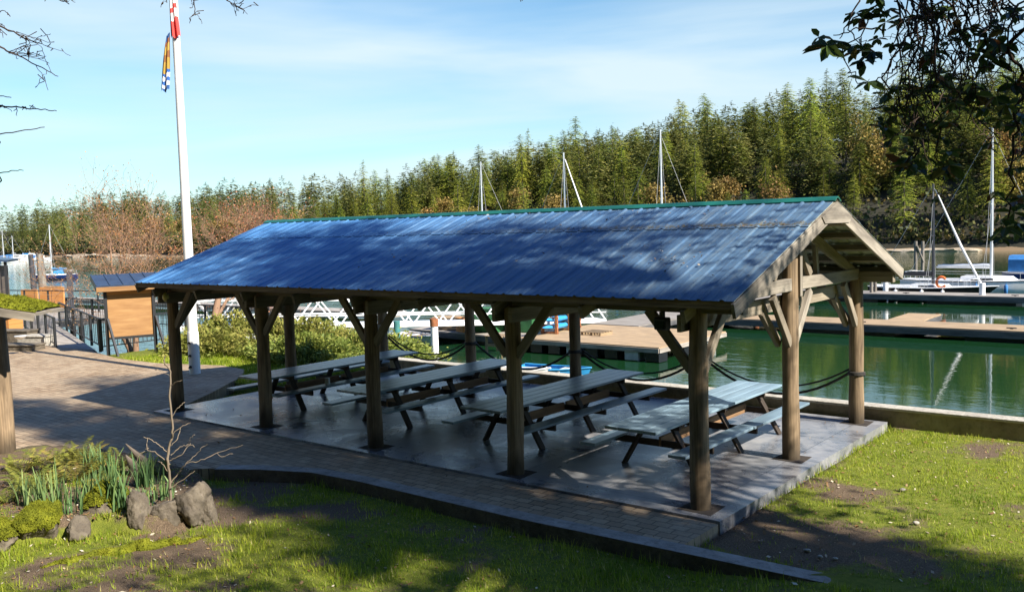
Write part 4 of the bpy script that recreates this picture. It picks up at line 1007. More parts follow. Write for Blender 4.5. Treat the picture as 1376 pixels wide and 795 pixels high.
def kites(A, B, Wd, drop):
    """arrays of base points, tips, half width vectors -> quads"""
    mid = A*.45 + B*.55; V = np.stack([A, mid + Wd + drop, B, mid - Wd + drop], 1).reshape(-1, 3)
    F = np.arange(len(A)*4).reshape(-1, 4); return V, F
def conifer_mesh(H, R, seed, tiers=32, br=7, spr=5, base=.12, taper=.8, size=.5, ragged=.35, droop=.35):
    r = np.random.default_rng(seed); A = []; B = []; Wd = []; T = []
    for i in range(tiers):
        t = (i + r.random()*.8)/tiers; z0 = H*(base + (1 - base)*t); sc = (1 - t) ** taper*(.75 + .25*math.sin(min(1, t*6)*1.57))
        if r.random() < .08: continue
        nb = max(3, int(br*(.55 + .45*(1 - t)) + r.random()*2))
        ph0 = r.random()*6.28
        for k in range(nb):
            ph = ph0 + 6.283*k/nb + r.normal()*.3; ln = R*sc*(1 - ragged + 2*ragged*r.random())*.95 + .12
            if r.random() < .07: continue
            ln *= .62 + .76*float(vnoise(ph*1.1 + seed, z0*.55 + seed*3)); zj = r.normal()*.5*H/34
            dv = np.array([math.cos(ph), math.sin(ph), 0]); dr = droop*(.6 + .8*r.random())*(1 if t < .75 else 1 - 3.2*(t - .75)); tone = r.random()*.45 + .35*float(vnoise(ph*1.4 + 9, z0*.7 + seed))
            ns = max(2, int(round(spr*(.4 + .6*sc))))
            for j in range(ns):
                s = (j + .6)/ns; p = dv*ln*s + np.array([0, 0, z0 + zj + .10*ln*s - dr*ln*s*s])
                sz = size*(.6 + .7*r.random())*(1.15 - .35*s)*(.5 + .5*min(1, sc*2.2))
                tg = dv*.9 + np.array([0, 0, .06 - dr*s*.75]); side = np.array([-dv[1], dv[0], 0])
                for q in (-1, 0, 1):
                    if q and r.random() < .25: continue
                    d2 = tg + side*q*(.75 + .3*r.random()) + np.array([0, 0, r.normal()*.15]); d2 /= np.linalg.norm(d2)
                    w_ = np.cross(d2, [0, 0, 1.0]); w_ /= (np.linalg.norm(w_) + 1e-6)
                    w_ = w_*math.cos(.5*r.normal()) + np.array([0, 0, 1])*math.sin(.5*r.normal())
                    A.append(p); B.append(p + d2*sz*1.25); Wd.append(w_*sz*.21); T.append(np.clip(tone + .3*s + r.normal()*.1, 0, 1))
    for i in range(26):
        t = i/25; a = r.random()*6.28; p = np.array([0, 0, H*(.93 + .075*t)]); d2 = np.array([math.cos(a)*.8, math.sin(a)*.8, .75]); A.append(p); B.append(p + d2*size*(.75 - .55*t)); Wd.append(np.array([-math.sin(a), math.cos(a), 0])*size*.13); T.append(.5)
    A = np.array(A); B = np.array(B); Wd = np.array(Wd); V, F = kites(A, B, Wd, np.array([0, 0, -.03]))
    return V, F, np.repeat(T, 4)
def mesh_only(name, V, F, mat, tone):
    o = np_mesh(name, V, F, mat, attr={'tone': tone}); me = o.data; bpy.data.objects.remove(o); return me
def trunk_mesh(H, r, mat, name='trunk', lean=.0):
    m = MB(); n = 6; m.tube([(lean*math.sin(i*1.3), lean*math.cos(i*2.1), -1 + (H*.97 + 1)*i/(n-1)) for i in range(n)], [r*(1 - .93*i/(n-1)) for i in range(n)], 7); o = m.build(name, mat); me = o.data; bpy.data.objects.remove(o); return me
kinds = [('narrow fir', 15, 2.5, .10, .75, .45, .28), ('broad fir', 14, 3.6, .08, .68, .55, .35), ('ragged fir', 14.5, 3.1, .2, .7, .52, .55), ('rounded conifer', 12, 3.4, .06, .50, .55, .3),
         ('thin topped fir', 17, 2.9, .22, .85, .46, .45), ('drooping fir', 13.5, 3.3, .16, .62, .56, .5), ('skirted fir', 13, 3.3, .02, .8, .5, .25), ('open crowned fir', 15, 3.0, .32, .6, .5, .5)]
variants = []
for i, (nm, H, R, b, tp, sz, rg) in enumerate(kinds):
    V, F, T = conifer_mesh(H, R*1.32, 100 + i, 46, 9, 11, b, tp*.92, sz*.56, rg, .3 + .25*(i % 3 == 2))
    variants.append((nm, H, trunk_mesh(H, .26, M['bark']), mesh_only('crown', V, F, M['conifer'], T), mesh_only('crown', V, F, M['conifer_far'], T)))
def broad_mesh(H, R, seed, n=900, size=.5, base=.3):
    r = np.random.default_rng(seed); cl = r.normal(size=(26, 3))*np.array([R*.42, R*.42, H*.20]) + np.array([0, 0, H*(base + (1-base)*.5)])
    c = cl[r.integers(0, 26, n)] + r.normal(size=(n, 3))*R*.17
    d = r.normal(size=(n, 3)); d /= np.linalg.norm(d, axis=1)[:, None]; w_ = np.cross(d, r.normal(size=(n, 3))); w_ /= np.linalg.norm(w_, axis=1)[:, None]
    V, F = kites(c - d*size*.5, c + d*size*.5, w_*size*.32, 0); return V, F, np.repeat(np.clip(r.random(n), 0, 1), 4)
bvar = []
for i in range(3):
    V, F, T = broad_mesh(9, 3.4, 300 + i, 1500, .5); bvar.append((trunk_mesh(7, .18, M['orange_wood'], lean=.3), mesh_only('crown', V, F, M['madrone'], T)))
ZONES = [(-999, 62, 'above the far marina'), (62, 112, 'above the navy sailboat'), (112, 170, 'above the notice board roof'), (170, 228, 'just left of the flagpole'), (228, 285, 'just right of the flagpole'),
         (285, 360, 'behind the russet bare tree'), (360, 420, 'above the left end of the shelter ridge'), (420, 490, 'on the left shoulder of the hill'), (490, 560, 'between hill shoulder and leftmost mast'), (560, 620, 'just left of the leftmost mast'),
         (620, 680, 'behind the leftmost mast'), (680, 735, 'between leftmost and second mast'), (735, 795, 'behind the second mast'), (795, 860, 'between second and tallest middle mast'), (860, 925, 'behind the tallest middle mast'),
         (925, 990, 'right of the tallest middle mast'), (990, 1060, 'above the ridge left of the gable'), (1060, 1130, 'above the gable peak'), (1130, 1190, 'right of the gable peak'), (1190, 1250, 'behind the hanging leaves'),
         (1250, 1305, 'behind the black sailboat mast'), (1305, 1352, 'behind the tall white sailboat mast'), (1352, 9999, 'at the right edge')]
def zone(px):
    for a, b, s_ in ZONES:
        if a <= px < b: return s_
trees = []
r = random.Random(5)
def plan(x0, x1, step, ds, far):
    for ri, d in enumerate(ds):
        x = x0 + (ri % 2)*step*.5
        while x < x1:
            xx = x + r.uniform(-.42, .42)*step; dd = d + r.uniform(-2.2, 2.2); yy = float(shore(xx)) + max(2.5, dd)
            trees.append((xx, yy, ri, len(ds), far)); x += step
plan(-188, -8, 6.1, [4, 10, 17, 25, 34, 44, 55], False)
plan(-352, -190, 8.2, [5, 14, 26], True)
items = []
for (xx, yy, ri, nr, far) in trees:
    z = float(hill_h(xx, yy)); p = W(xx, yy, z); px, py = project(p)
    if px < -25 or px > 1402: continue
    k = r.randrange(8); s_ = r.uniform(.62, .98)
    if not far:
        e = float(sstep(-190, -150, xx)); s_ *= .55 + .45*e
        if ri < 2: s_ *= .8
        if ri >= nr - 3 and r.random() < .25: s_ *= 1.18
    else: s_ *= .84
    row = ('at the waterline' if ri == 0 else 'on the skyline' if ri == nr - 1 else 'low on the slope' if ri < nr/2 else 'high on the slope')
    items.append([px, xx, yy, z, k, s_, row, far])
items.sort(key=lambda t: t[0]); lab = {}
for it in items:
    key = (kinds[it[4]][0], it[6], zone(it[0])); lab.setdefault(key, []).append(it)
ORD = ['leftmost', 'second', 'third', 'fourth', 'fifth', 'sixth', 'seventh']
def forest_tree(name, label, cat, group, trunk, crown, loc, rz, sc):
    t = thing(name, label, cat, loc, rz, group); t.scale = sc
    for nm, me in (('trunk', trunk), ('crown', crown)):
        o = bpy.data.objects.new(nm, me); col.objects.link(o); o.parent = t
    return t
LONG = set()
for (kn, row, zn), its in lab.items():
    for j, it in enumerate(its):
        nm, H, tm, c1, c2 = variants[it[4]]
        lb = f'{kn} {row}, {zn}'
        if len(its) > 1: lb = f'{ORD[j]} {lb}' if j else f'leftmost {lb}'
        s_ = it[5]
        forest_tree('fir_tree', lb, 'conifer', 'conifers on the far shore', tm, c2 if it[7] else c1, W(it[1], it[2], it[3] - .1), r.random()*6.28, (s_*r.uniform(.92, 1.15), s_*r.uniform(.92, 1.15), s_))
mad = []
for i, (px, d) in enumerate([(585, 3), (598, 5), (612, 3), (634, 3), (700, 6), (962, 4), (975, 7), (1160, 16), (1172, 12), (1345, 14), (1358, 8), (1040, 3), (880, 3), (745, 3), (395, 2), (372, 3), (250, 3), (205, 3), (170, 4), (300, 3), (330, 4)]):
    xs = np.linspace(-340, 0, 1400); pr_ = [project(W(x, float(shore(x)) + d, 1))[0] for x in xs]; x = float(xs[int(np.argmin(np.abs(np.array(pr_) - px)))])
    y = float(shore(x)) + d; mad.append((px, x, y))
mad.sort(); mc = {}
for px, x, y in mad: mc.setdefault(zone(px), []).append((px, x, y))
for zn, its in mc.items():
    for j, (px, x, y) in enumerate(its):
        t_, c_ = bvar[(int(px)) % 3]; s_ = r.uniform(.75, 1.05)
        lb = f'russet broadleaf tree by the water, {zn}' if len(its) == 1 else f'{ORD[j]} russet broadleaf tree by the water, {zn}'
        forest_tree('russet_tree', lb, 'tree', 'russet trees on the far shore', t_, c_, W(x, y, float(hill_h(x, y)) - .2), r.random()*6, (s_, s_, s_))
# the many smaller trees behind and between, as one mass of wood
VV = []; FF = []; TT = []; ofs = 0
bases = [conifer_mesh(k_[1], k_[2]*1.35, 200 + i, 22, 7, 5, k_[3], k_[4]*.85, k_[5]*1.25, k_[6], .35) for i, k_ in enumerate(kinds[:4])]
r = random.Random(15); spots = []
for i in range(520): xx = r.uniform(-190, -5); spots.append((xx, r.choice((14, 21, 30, 38, 48, 58, 66, 74)) + r.uniform(-3, 3), r.uniform(.6, .92)))
for i in range(190): xx = r.uniform(-380, -186); spots.append((xx, r.choice((20, 32, 40, 50, 62, 75)) + r.uniform(-4, 4), r.uniform(.85, 1.15)))
for xx, dd, s_ in spots:
    e = .5 + .5*float(sstep(-190, -140, xx)) if xx > -190 else .9
    yy = float(shore(xx)) + dd; p = W(xx, yy, float(hill_h(xx, yy)) - .2); V, F, T = bases[r.randrange(4)]; a = r.random()*6.28; ca, sa = math.cos(a), math.sin(a); s_ *= e
    VV.append(np.stack([V[:, 0]*ca - V[:, 1]*sa, V[:, 0]*sa + V[:, 1]*ca, V[:, 2]], 1)*s_ + np.array(p)); FF.append(F + ofs); TT.append(np.clip(T + r.uniform(-.25, .2), 0, 1)); ofs += len(V)
tag(np_mesh('far_wood', np.concatenate(VV), np.concatenate(FF), M['conifer_far'], attr={'tone': np.concatenate(TT)}), 'mass of conifer wood behind the shore trees', None, None, 'stuff')
# understory that fills the ground between the trunks
n = 30000; xs = rng.uniform(-352, 0, n); ds = 1.0 + 58*rng.random(n) ** 2.6; ys = shore(xs) + ds; zs = hill_h(xs, ys)
wx_, wy_ = ORG.x + xs*AX.x + ys*AY.x, ORG.y + xs*AX.y + ys*AY.y
c = np.stack([wx_, wy_, zs + rng.random(n)*2.0], 1); d = rng.normal(size=(n, 3)); d[:, 2] = abs(d[:, 2]) + .3; d /= np.linalg.norm(d, axis=1)[:, None]
w_ = np.cross(d, rng.normal(size=(n, 3))); w_ /= np.linalg.norm(w_, axis=1)[:, None]; sz = rng.uniform(.35, .95, n)[:, None]
V, F = kites(c - d*sz*.3, c + d*sz*.7, w_*sz*.4, 0)
tag(np_mesh('undergrowth', V, F, M['understory'], attr={'tone': np.repeat(rng.random(n), 4)}), 'low bushes and saplings filling the forest floor', None, None, 'stuff')
# shore rocks
def rock_data(sx, sy, sz, seed, sub=3, rough=.28):
    import bmesh
    bm = bmesh.new(); bmesh.ops.create_icosphere(bm, subdivisions=sub, radius=1)
    rr = np.random.default_rng(seed); o = rr.random(3)*40; from mathutils import noise as mn
    pn = rr.normal(size=(13, 3)); pn /= np.linalg.norm(pn, axis=1)[:, None]; pd = rr.uniform(.62, .95, 13)
    for v in bm.verts:
        p = v.co.copy(); q = pn @ np.array(p); lim = min([1.12] + [pd[i]/q[i] for i in range(13) if q[i] > .2])
        f = lim*(1 + .5*rough*(.5*mn.noise(p*1.3 + Vector(o)) + .45*mn.noise(p*3.7 + Vector(o)) + .3*mn.noise(p*9 + Vector(o)) + .18*mn.noise(p*21 + Vector(o))))
        v.co = Vector((p.x*sx*f, p.y*sy*f, p.z*sz*f))
    V = [tuple(v.co) for v in bm.verts]; Fc = [tuple(v.index for v in f.verts) for f in bm.faces]; bm.free(); return V, Fc
for i, (px, d, s_) in enumerate([(95, 0, 3), (112, .5, 4), (130, 0, 4.4), (150, .8, 3.8), (172, 0, 3.6), (190, .4, 3), (1215, 0, 2.2), (1228, .3, 1.8), (1255, 0, 2.4), (1290, .4, 1.8)]):
    xs = np.linspace(-340, 10, 1400); pr_ = [project(W(x, float(shore(x)), -1.5))[0] for x in xs]; x = float(xs[int(np.argmin(np.abs(np.array(pr_) - px)))])
    V, Fc = rock_data(s_*1.5, s_*.5, s_*.22, 700 + i, 3, .3); m = MB(); m.add(V, Fc)
    tag(m.build('shore_rock', M['shore_rock'], loc=W(x, float(shore(x)) - .6 + d, WATER + .1), rotz=-YAW), ['leftmost pale rock ledge on the far shore above the navy sailboat', 'second pale rock ledge above the navy sailboat', 'pale rock ledge above the notice board roof left corner', 'pale rock ledge above the middle of the notice board roof', 'pale rock ledge above the right end of the notice board', 'rightmost pale rock ledge before the flagpole', 'low tan rock on the far shore right of the shelter eave', 'tan rock on the far shore behind the dolphin pilings', 'tan rock on the far shore behind the black sailboat mast', 'tan rock on the far shore left of the tall white mast'][i], 'rock', 'rocks along the far shore')

# ================================================================== BRANCHING TREES
def grow(seed, p, d, ln, rad, depth, spread=.6, ratio=.72, kids=(2, 3), upward=.15, seg=4, wob=.16, taper=.62, minr=.005):
    rr = random.Random(seed); lines = []; tips = []
    def rec(p, d, ln, rad, lv):
        pts = [p.copy()]; rs = [rad]; d = d.copy()
        for i in range(seg):
            d = (d + Vector((rr.gauss(0, wob), rr.gauss(0, wob), rr.gauss(0, wob) + upward*.3))).normalized()
            p = p + d*(ln/seg); pts.append(p.copy()); rs.append(max(minr, rad*(1 - (1 - taper)*(i+1)/seg)))
        lines.append((pts, rs, lv))
        if lv == 0: tips.append((p.copy(), d.copy())); return
        n = rr.randint(*kids)
        for k in range(n):
            at = rr.uniform(.45, 1.0) if k else 1.0
            q = pts[min(seg, int(at*seg + .5))]; ax = d.orthogonal().normalized(); ax.rotate(Matrix.Rotation(rr.random()*6.283, 3, d))
            nd = (d + ax*spread*(.6 + .8*rr.random()) + Vector((0, 0, upward))).normalized()
            rec(q, nd, ln*ratio*rr.uniform(.75, 1.15), max(minr, rs[-1]*(.9 if k == 0 else .65)), lv - 1)
    rec(Vector(p), Vector(d).normalized(), ln, rad, depth); return lines, tips
def lines_mesh(lines, n=6):
    m = MB()
    for pts, rs, lv in lines: m.tube(pts, rs, max(3, n - (0 if lv > 2 else 2 if lv > 0 else 3)), caps=False)
    return m
def leaf_cloud(tips, per, size, spread, seed, asp=.36):
    rr = np.random.default_rng(seed); c = np.repeat(np.array([list(t[0]) for t in tips]), per, 0); n = len(c)
    c = c + rr.normal(size=(n, 3))*spread; d = rr.normal(size=(n, 3)); d /= np.linalg.norm(d, axis=1)[:, None]
    w_ = np.cross(d, rr.normal(size=(n, 3))); w_ /= np.linalg.norm(w_, axis=1)[:, None]; s_ = size*rr.uniform(.6, 1.3, n)[:, None]
    V, F = kites(c - d*s_*.5, c + d*s_*.5, w_*s_*asp, 0); return V, F, np.repeat(rr.random(n), 4)
def bare_tree(label, loc, trunks, depth, seed, bark, bud, h, rad, spread=.62, ratio=.74, name='bare_tree', buds=3, bs=.05, upward=.12, kids=(2, 3)):
    t = thing(name, label, 'tree', loc); al = []; tp = []
    tm = MB()
    for i, dv in enumerate(trunks):
        ln_, ti = grow(seed + i, (0, 0, -.2), dv, h*.34, rad, depth, spread, ratio, kids, upward)
        tm.tube(ln_[0][0], ln_[0][1], 9, wob=.1); al += ln_[1:]; tp += ti
    tm.build('trunk', bark, t); m = lines_mesh(al, 6); m.build('branches', bark, t)
    if buds: V, F, T = leaf_cloud(tp, buds, bs, .10, seed + 90, .45); np_mesh('crown', V, F, bud, t, attr={'tone': T})
    return t
bare_tree('bare tree with russet buds beside the shelter roof end', W(-26.4, 9.9, -.6), [(.10, .1, 1)], 7, 21, M['bark_twig'], M['bud'], 6.3, .19, .70, .83, buds=2, bs=.055, upward=.10, kids=(3, 3))
bare_tree('spreading bare tree with russet buds behind the notice board', W(-30.2, 8.9, -1.2), [(-.35, .1, 1), (.3, -.2, 1)], 6, 47, M['bark_twig'], M['bud'], 5.9, .14, .72, .83, buds=3, bs=.055, upward=.08, kids=(3, 3))

# trees on the bank to the right of the viewer that shade the lawn, the paving and the shelter roof
def conifer(label, a, b, H, R, seed, tiers=70, br=10, spr=8, size=.62, base=.15, rag=.3):
    t = thing('fir_tree', label, 'conifer', W(a, b, 0), rnd.random()*6, 'tall firs on the near bank')
    V, F, T = conifer_mesh(H, R, seed, tiers, br, spr, base, .62, size, rag, .4); np_mesh('crown', V, F, M['conifer'], t, attr={'tone': T})
    m = MB(); m.tube([(0, 0, -1), (.1, 0, H*.5), (0, 0, H*.98)], [.42, .28, .03], 12, wob=.06); m.build('trunk', M['bark'], t); return t
def broad(label, a, b, center, rad3, seed, nl, trunk_r=.22, leaf=.2, cat='tree'):
    t = thing('broadleaf_tree', label, cat, W(a, b, 0)); o = W(a, b, 0)
    c = W(*center[:2], center[2]) - o; rr = np.random.default_rng(seed)
    m = MB(); m.tube([(0, 0, -1), (c.x*.15, c.y*.15, c.z*.4), (c.x*.6, c.y*.6, c.z*.75), (c.x, c.y, c.z)], [trunk_r*1.25, trunk_r, trunk_r*.7, trunk_r*.35], 12, wob=.08); m.build('trunk', M['bark'], t)
    ncl = max(20, nl//170); u = rr.normal(size=(ncl, 3)); u /= np.linalg.norm(u, axis=1)[:, None]; rr_ = rr.random(ncl) ** .45
    cl = u*rr_[:, None]*np.array(rad3)
    ca, sa = math.cos(-YAW), math.sin(-YAW); cl = np.stack([cl[:, 0]*ca - cl[:, 1]*sa, cl[:, 0]*sa + cl[:, 1]*ca, cl[:, 2]], 1) + np.array(c)
    m = MB()
    for q in cl[::2]:
        s0 = Vector((c.x*.75, c.y*.75, c.z*.72)); q = Vector(q); md = s0.lerp(q, .5) + Vector((rr.normal()*.3, rr.normal()*.3, .4)); m.tube([s0, md, q], [.07, .04, .012], 5, caps=False)
    m.build('limbs', M['bark'], t)
    V, F, T = leaf_cloud([(Vector(q), None) for q in cl], nl//ncl, leaf, .46, seed + 1, .33); np_mesh('crown', V, F, M['shade_leaf'], t, attr={'tone': T}); return t
#PART5
conifer('tall fir on the near bank closest to the lawn', 20, -1.3, 30, 2.3, 501, 36, 7, 5)
conifer('tallest fir on the near bank farthest from the shelter', 25.5, -1.9, 38, 2.9, 502, 60, 9, 6)
conifer('bushy fir on the near bank behind the arbutus', 28.5, -1.6, 38, 2.4, 504, 50, 8, 6)
broad('leaning broadleaf tree on the near bank with its crown high over the path', 14.5, -2.4, (14.0, .95, 21.0), (4.2, 1.6, 4.6), 511, 7600)

V, F, T = conifer_mesh(24, 4.2, 540, 40, 9, 6, .06, .6, .95, .35, .4); bc_ = mesh_only('crown', V, F, M['conifer'], T); bt_ = trunk_mesh(24, .4, M['bark'])
r = random.Random(4)  # unseen firs added behind the viewer, blocking sky light to deepen the shade
for a, b in [(9, -16), (15, -14), (21, -12), (28, -11), (4, -19), (12, -21), (19, -18), (27, -16), (-3, -23), (5, -27), (14, -28), (24, -24), (-12, -24), (-20, -22), (34, -14), (-8, -30), (-28, -20), (8, -13.5), (13, -13), (18, -14), (24, -13.5), (0, -17), (-5, -19), (-10, -20), (-16, -19), (3, -15), (-24, -17)]:
    s_ = r.uniform(1.05, 1.45); forest_tree('fir_tree', 'tall unseen fir added behind the lawn to block sky light', 'conifer', 'unseen firs added behind the lawn to block sky light', bt_, bc_, W(a, b, 2 if b < -12 else 0), r.random()*6, (s_, s_, s_))
broad('small broadleaf tree on the near bank whose crown dapples the slab', 10.6, -2.4, (10.2, 1.15, 9.9), (1.7, 1.45, 2.3), 521, 2300, .16, .16)
# the arbutus whose branch hangs into view
at = thing('arbutus_tree', 'arbutus with dark glossy leaves and hanging twigs at the upper right', 'tree', (5.6, 2.2, 0))
AO = Vector((5.6, 2.2, 0))
m = MB(); m.tube([(0, 0, -.5), (.1, .1, 1.8), (-.1, .3, 3.6), (-.35, .5, 5.6), (-.2, .9, 7.6)], [.26, .22, .19, .15, .10], 14, wob=.06); m.build('trunk', M['bark'], at)
def crown_cluster(cs, rads, nl, seed, leaf, sp=.4):
    rr = np.random.default_rng(seed); out = []
    for c, rd in zip(cs, rads):
        k = int(nl*(rd ** 2)/sum(q ** 2 for q in rads)/40) + 1; u = rr.normal(size=(k, 3)); u /= np.linalg.norm(u, axis=1)[:, None]
        out.append(np.array(c) + u*(rr.random(k) ** .4)[:, None]*rd*np.array([1, 1, .8]))
    return np.concatenate(out)
cs = [Vector((5.6, 1.6, 8.8)), Vector((4.1, .3, 8.6)), Vector((7.4, 3.2, 8.0)), Vector((5.4, -1.4, 8.2)), Vector((6.4, 2.6, 10.6)), Vector((3.6, 2.2, 9.6)), Vector((8.2, .4, 8.6))]
cl = crown_cluster([c - AO for c in cs], [1.9, 1.7, 1.8, 1.8, 1.6, 1.4, 1.8], 12000, 61, .14)
m = MB(); rr = np.random.default_rng(8)
for q in cl[::3]:
    s0 = Vector((-.3, .6, 5.8)); q = Vector(q); md = s0.lerp(q, .55) + Vector((rr.normal()*.25, rr.normal()*.25, .3)); m.tube([s0, md, q], [.06, .035, .010], 5, caps=False)
m.build('limbs', M['bark'], at)
V, F, T = leaf_cloud([(Vector(q), None) for q in cl], 9, .15, .34, 62, .3); np_mesh('crown', V, F, M['arbutus'], at, attr={'tone': T})
# the hanging branch
tw = MB(); LV = []; LT = []; rr = random.Random(33)
def leaf(p, d, ln, wd, up, tone):
    d = d.normalized(); s_ = d.cross(up)
    if s_.length < 1e-3: s_ = d.orthogonal()
    s_.normalize(); nn = s_.cross(d); f_ = .18*wd
    a = p; b1 = p + d*ln*.35 + s_*wd*.5 + nn*f_; b2 = p + d*ln*.72 + s_*wd*.42 + nn*f_; e = p + d*ln - nn*.05*ln
    c1 = p + d*ln*.35 - s_*wd*.5 + nn*f_; c2 = p + d*ln*.72 - s_*wd*.42 + nn*f_
    LV.extend([a, b1, b2, e, a, e, c2, c1]); LT.extend([tone]*8)
def whorl(p, n, ln, droop=.35):
    a0 = rr.random()*6.28; ax = Vector((rr.gauss(0, .5), rr.gauss(0, .5), .4)).normalized()
    for k in range(n):
        a = a0 + 6.283*k/n + rr.gauss(0, .25); d = Vector((math.cos(a), math.sin(a)*.9, -droop + rr.gauss(0, .45)))
        leaf(p, d, ln*rr.uniform(.7, 1.15), ln*.46, Vector((rr.gauss(0, .5), rr.gauss(0, .5), 1)), rr.random() if rr.random() > .06 else 1.0)
def twigline(pts, r0, r1, n=10, wob=.02):
    """smooth wandering twig through points"""
    out = []; k = len(pts) - 1
    for i in range(n*k + 1):
        t = i/n; j = min(k-1, int(t)); f = t - j
        p0, p1, p2, p3 = pts[max(j-1, 0)], pts[j], pts[j+1], pts[min(j+2, k)]
        q = .5*((2*p1) + (p2 - p0)*f + (2*p0 - 5*p1 + 4*p2 - p3)*f*f + (3*p1 - p0 - 3*p2 + p3)*f**3)
        out.append(q + Vector((rr.gauss(0, wob), rr.gauss(0, wob), rr.gauss(0, wob)))*(.3 if i in (0, n*k) else 1))
    m_ = len(out) - 1; return out, [r0 + (r1 - r0)*i/m_ for i in range(m_+1)]
def rel(p): return p - AO
YB = 5.0
def Q(px, py, Y=None): return P(px, py, Y or rr.uniform(4.6, 5.4))
limb0 = [Vector((5.25, 2.75, 5.6)), Vector((4.6, 3.9, 5.75)), Q(1420, -70, 4.9), Q(1330, -45, 5.0), Q(1230, -38, 5.05), Q(1165, -20, 5.0)]
o_, r_ = twigline(limb0, .055, .012, 8, .012); tw.tube([rel(p) for p in o_], r_, 7, caps=False)
limb1 = [Vector((5.1, 3.0, 5.2)), Vector((4.2, 4.2, 5.2)), Q(1400, 20, 4.8), Q(1372, 110, 4.9), Q(1360, 210, 4.9), Q(1352, 300, 4.9)]
o_, r_ = twigline(limb1, .014, .004, 8, .012); tw.tube([rel(p) for p in o_], r_, 6, caps=False)
def hang(px, py, ex, ey, r0=.006, leafy=.5, sub=3, wob=.018):
    Y = rr.uniform(4.6, 5.45); mx_ = (px + ex)/2 + rr.gauss(0, 18); my_ = (py + ey)/2 + rr.gauss(0, 14)
    a, b, c = P(px, py, Y), P(mx_, my_, Y + rr.gauss(0, .12)), P(ex, ey, Y + rr.gauss(0, .2))
    o_, r_ = twigline([a, b, c], r0, .0022, 7, wob); tw.tube([rel(p) for p in o_], r_, 5, caps=False)
    for k in range(sub):
        i = rr.randint(3, len(o_)-2); p = o_[i]; d = Vector((rr.gauss(0, 1), rr.gauss(0, .6), rr.gauss(-.3, .8))).normalized()*rr.uniform(.06, .22)
        o2, r2 = twigline([p, p + d*.5 + Vector((0, 0, rr.gauss(0, .03))), p + d + Vector((0, 0, rr.gauss(-.02, .05)))], r_[i]*.7, .0016, 4, .010); tw.tube([rel(q) for q in o2], r2, 4, caps=False)
        if rr.random() < leafy*.5: whorl(o2[-1], rr.randint(3, 6), rr.uniform(.05, .085))
    if rr.random() < leafy: whorl(o_[-1], rr.randint(4, 7), rr.uniform(.06, .10))
for i in range(38):
    px = rr.triangular(1165, 1330, 1250); L_ = rr.uniform(60, 230)*(1 - abs(px - 1250)/190*.6); hang(px, rr.uniform(-40, 25), px + rr.gauss(0, 26), L_, rr.uniform(.0035, .007), .45, 4)
for i in range(16): px = rr.uniform(1200, 1310); py = rr.uniform(60, 150); hang(px, py, px + rr.gauss(0, 30), py + rr.uniform(30, 90), .004, .5, 4)
for i in range(16): px = rr.uniform(1310, 1385); hang(px, rr.uniform(-40, 10), px + rr.gauss(5, 22), rr.uniform(10, 130), rr.uniform(.004, .007), .6, 3)
for i in range(9): py = rr.uniform(90, 280); hang(1392, py - 40, rr.uniform(1335, 1376), py + rr.uniform(0, 50), .005, .8, 2)
for (a, b, c) in (((1165, -15), (1140, 30), (1128, 52)), ((1180, 5), (1140, 35), (1158, 62)), ((1190, 40), (1155, 38), (1120, 48)), ((1210, 90), (1190, 100), (1160, 118)), ((1230, 120), (1205, 150), (1170, 145)), ((1240, 190), (1228, 215), (1212, 232)), ((1262, 170), (1258, 205), (1268, 225)), ((1232, 195), (1212, 225), (1182, 238))):
    Y = rr.uniform(4.85, 5.1); o_, r_ = twigline([P(*a, Y), P(*b, Y), P(*c, Y)], .005, .0025, 7, .006); tw.tube([rel(p) for p in o_], r_, 5, caps=False)
for px, py, n_, ln_ in ((1112, 62, 9, .115), (1100, 50, 5, .09), (1128, 55, 6, .10), (1158, 66, 8, .11), (1170, 70, 6, .11), (1145, 62, 4, .09), (1160, 25, 7, .10), (1175, 12, 6, .10), (1150, 18, 5, .08), (1178, -4, 6, .09), (1190, 30, 5, .09), (1268, 228, 9, .11), (1276, 222, 7, .11), (1262, 232, 5, .10), (1213, 222, 8, .10), (1222, 212, 6, .09), (1235, 228, 5, .09), (1188, 172, 6, .09), (1197, 165, 5, .08), (1205, 155, 5, .09), (1275, 165, 6, .09), (1240, 120, 6, .09), (1262, 100, 6, .09), (1318, 75, 7, .11), (1330, 82, 7, .12), (1290, 40, 6, .10), (1348, 60, 7, .11), (1365, 110, 7, .12), (1352, 140, 6, .11), (1372, 160, 7, .11), (1362, 285, 7, .10), (1352, 305, 7, .11), (1370, 300, 8, .12), (1345, 320, 5, .09), (1372, 20, 6, .11), (1300, 120, 5, .09), (1225, 60, 5, .09), (1215, 30, 5, .09), (1255, 15, 6, .10)):
    whorl(Q(px, py, rr.uniform(4.8, 5.15)), n_, ln_)
tw.build('hanging_twigs', M['twig'], at)
LVn = np.array([list(rel(p)) for p in LV]); np_mesh('leaves', LVn, np.arange(len(LVn)).reshape(-1, 4), M['arbutus'], at, attr={'tone': LT})
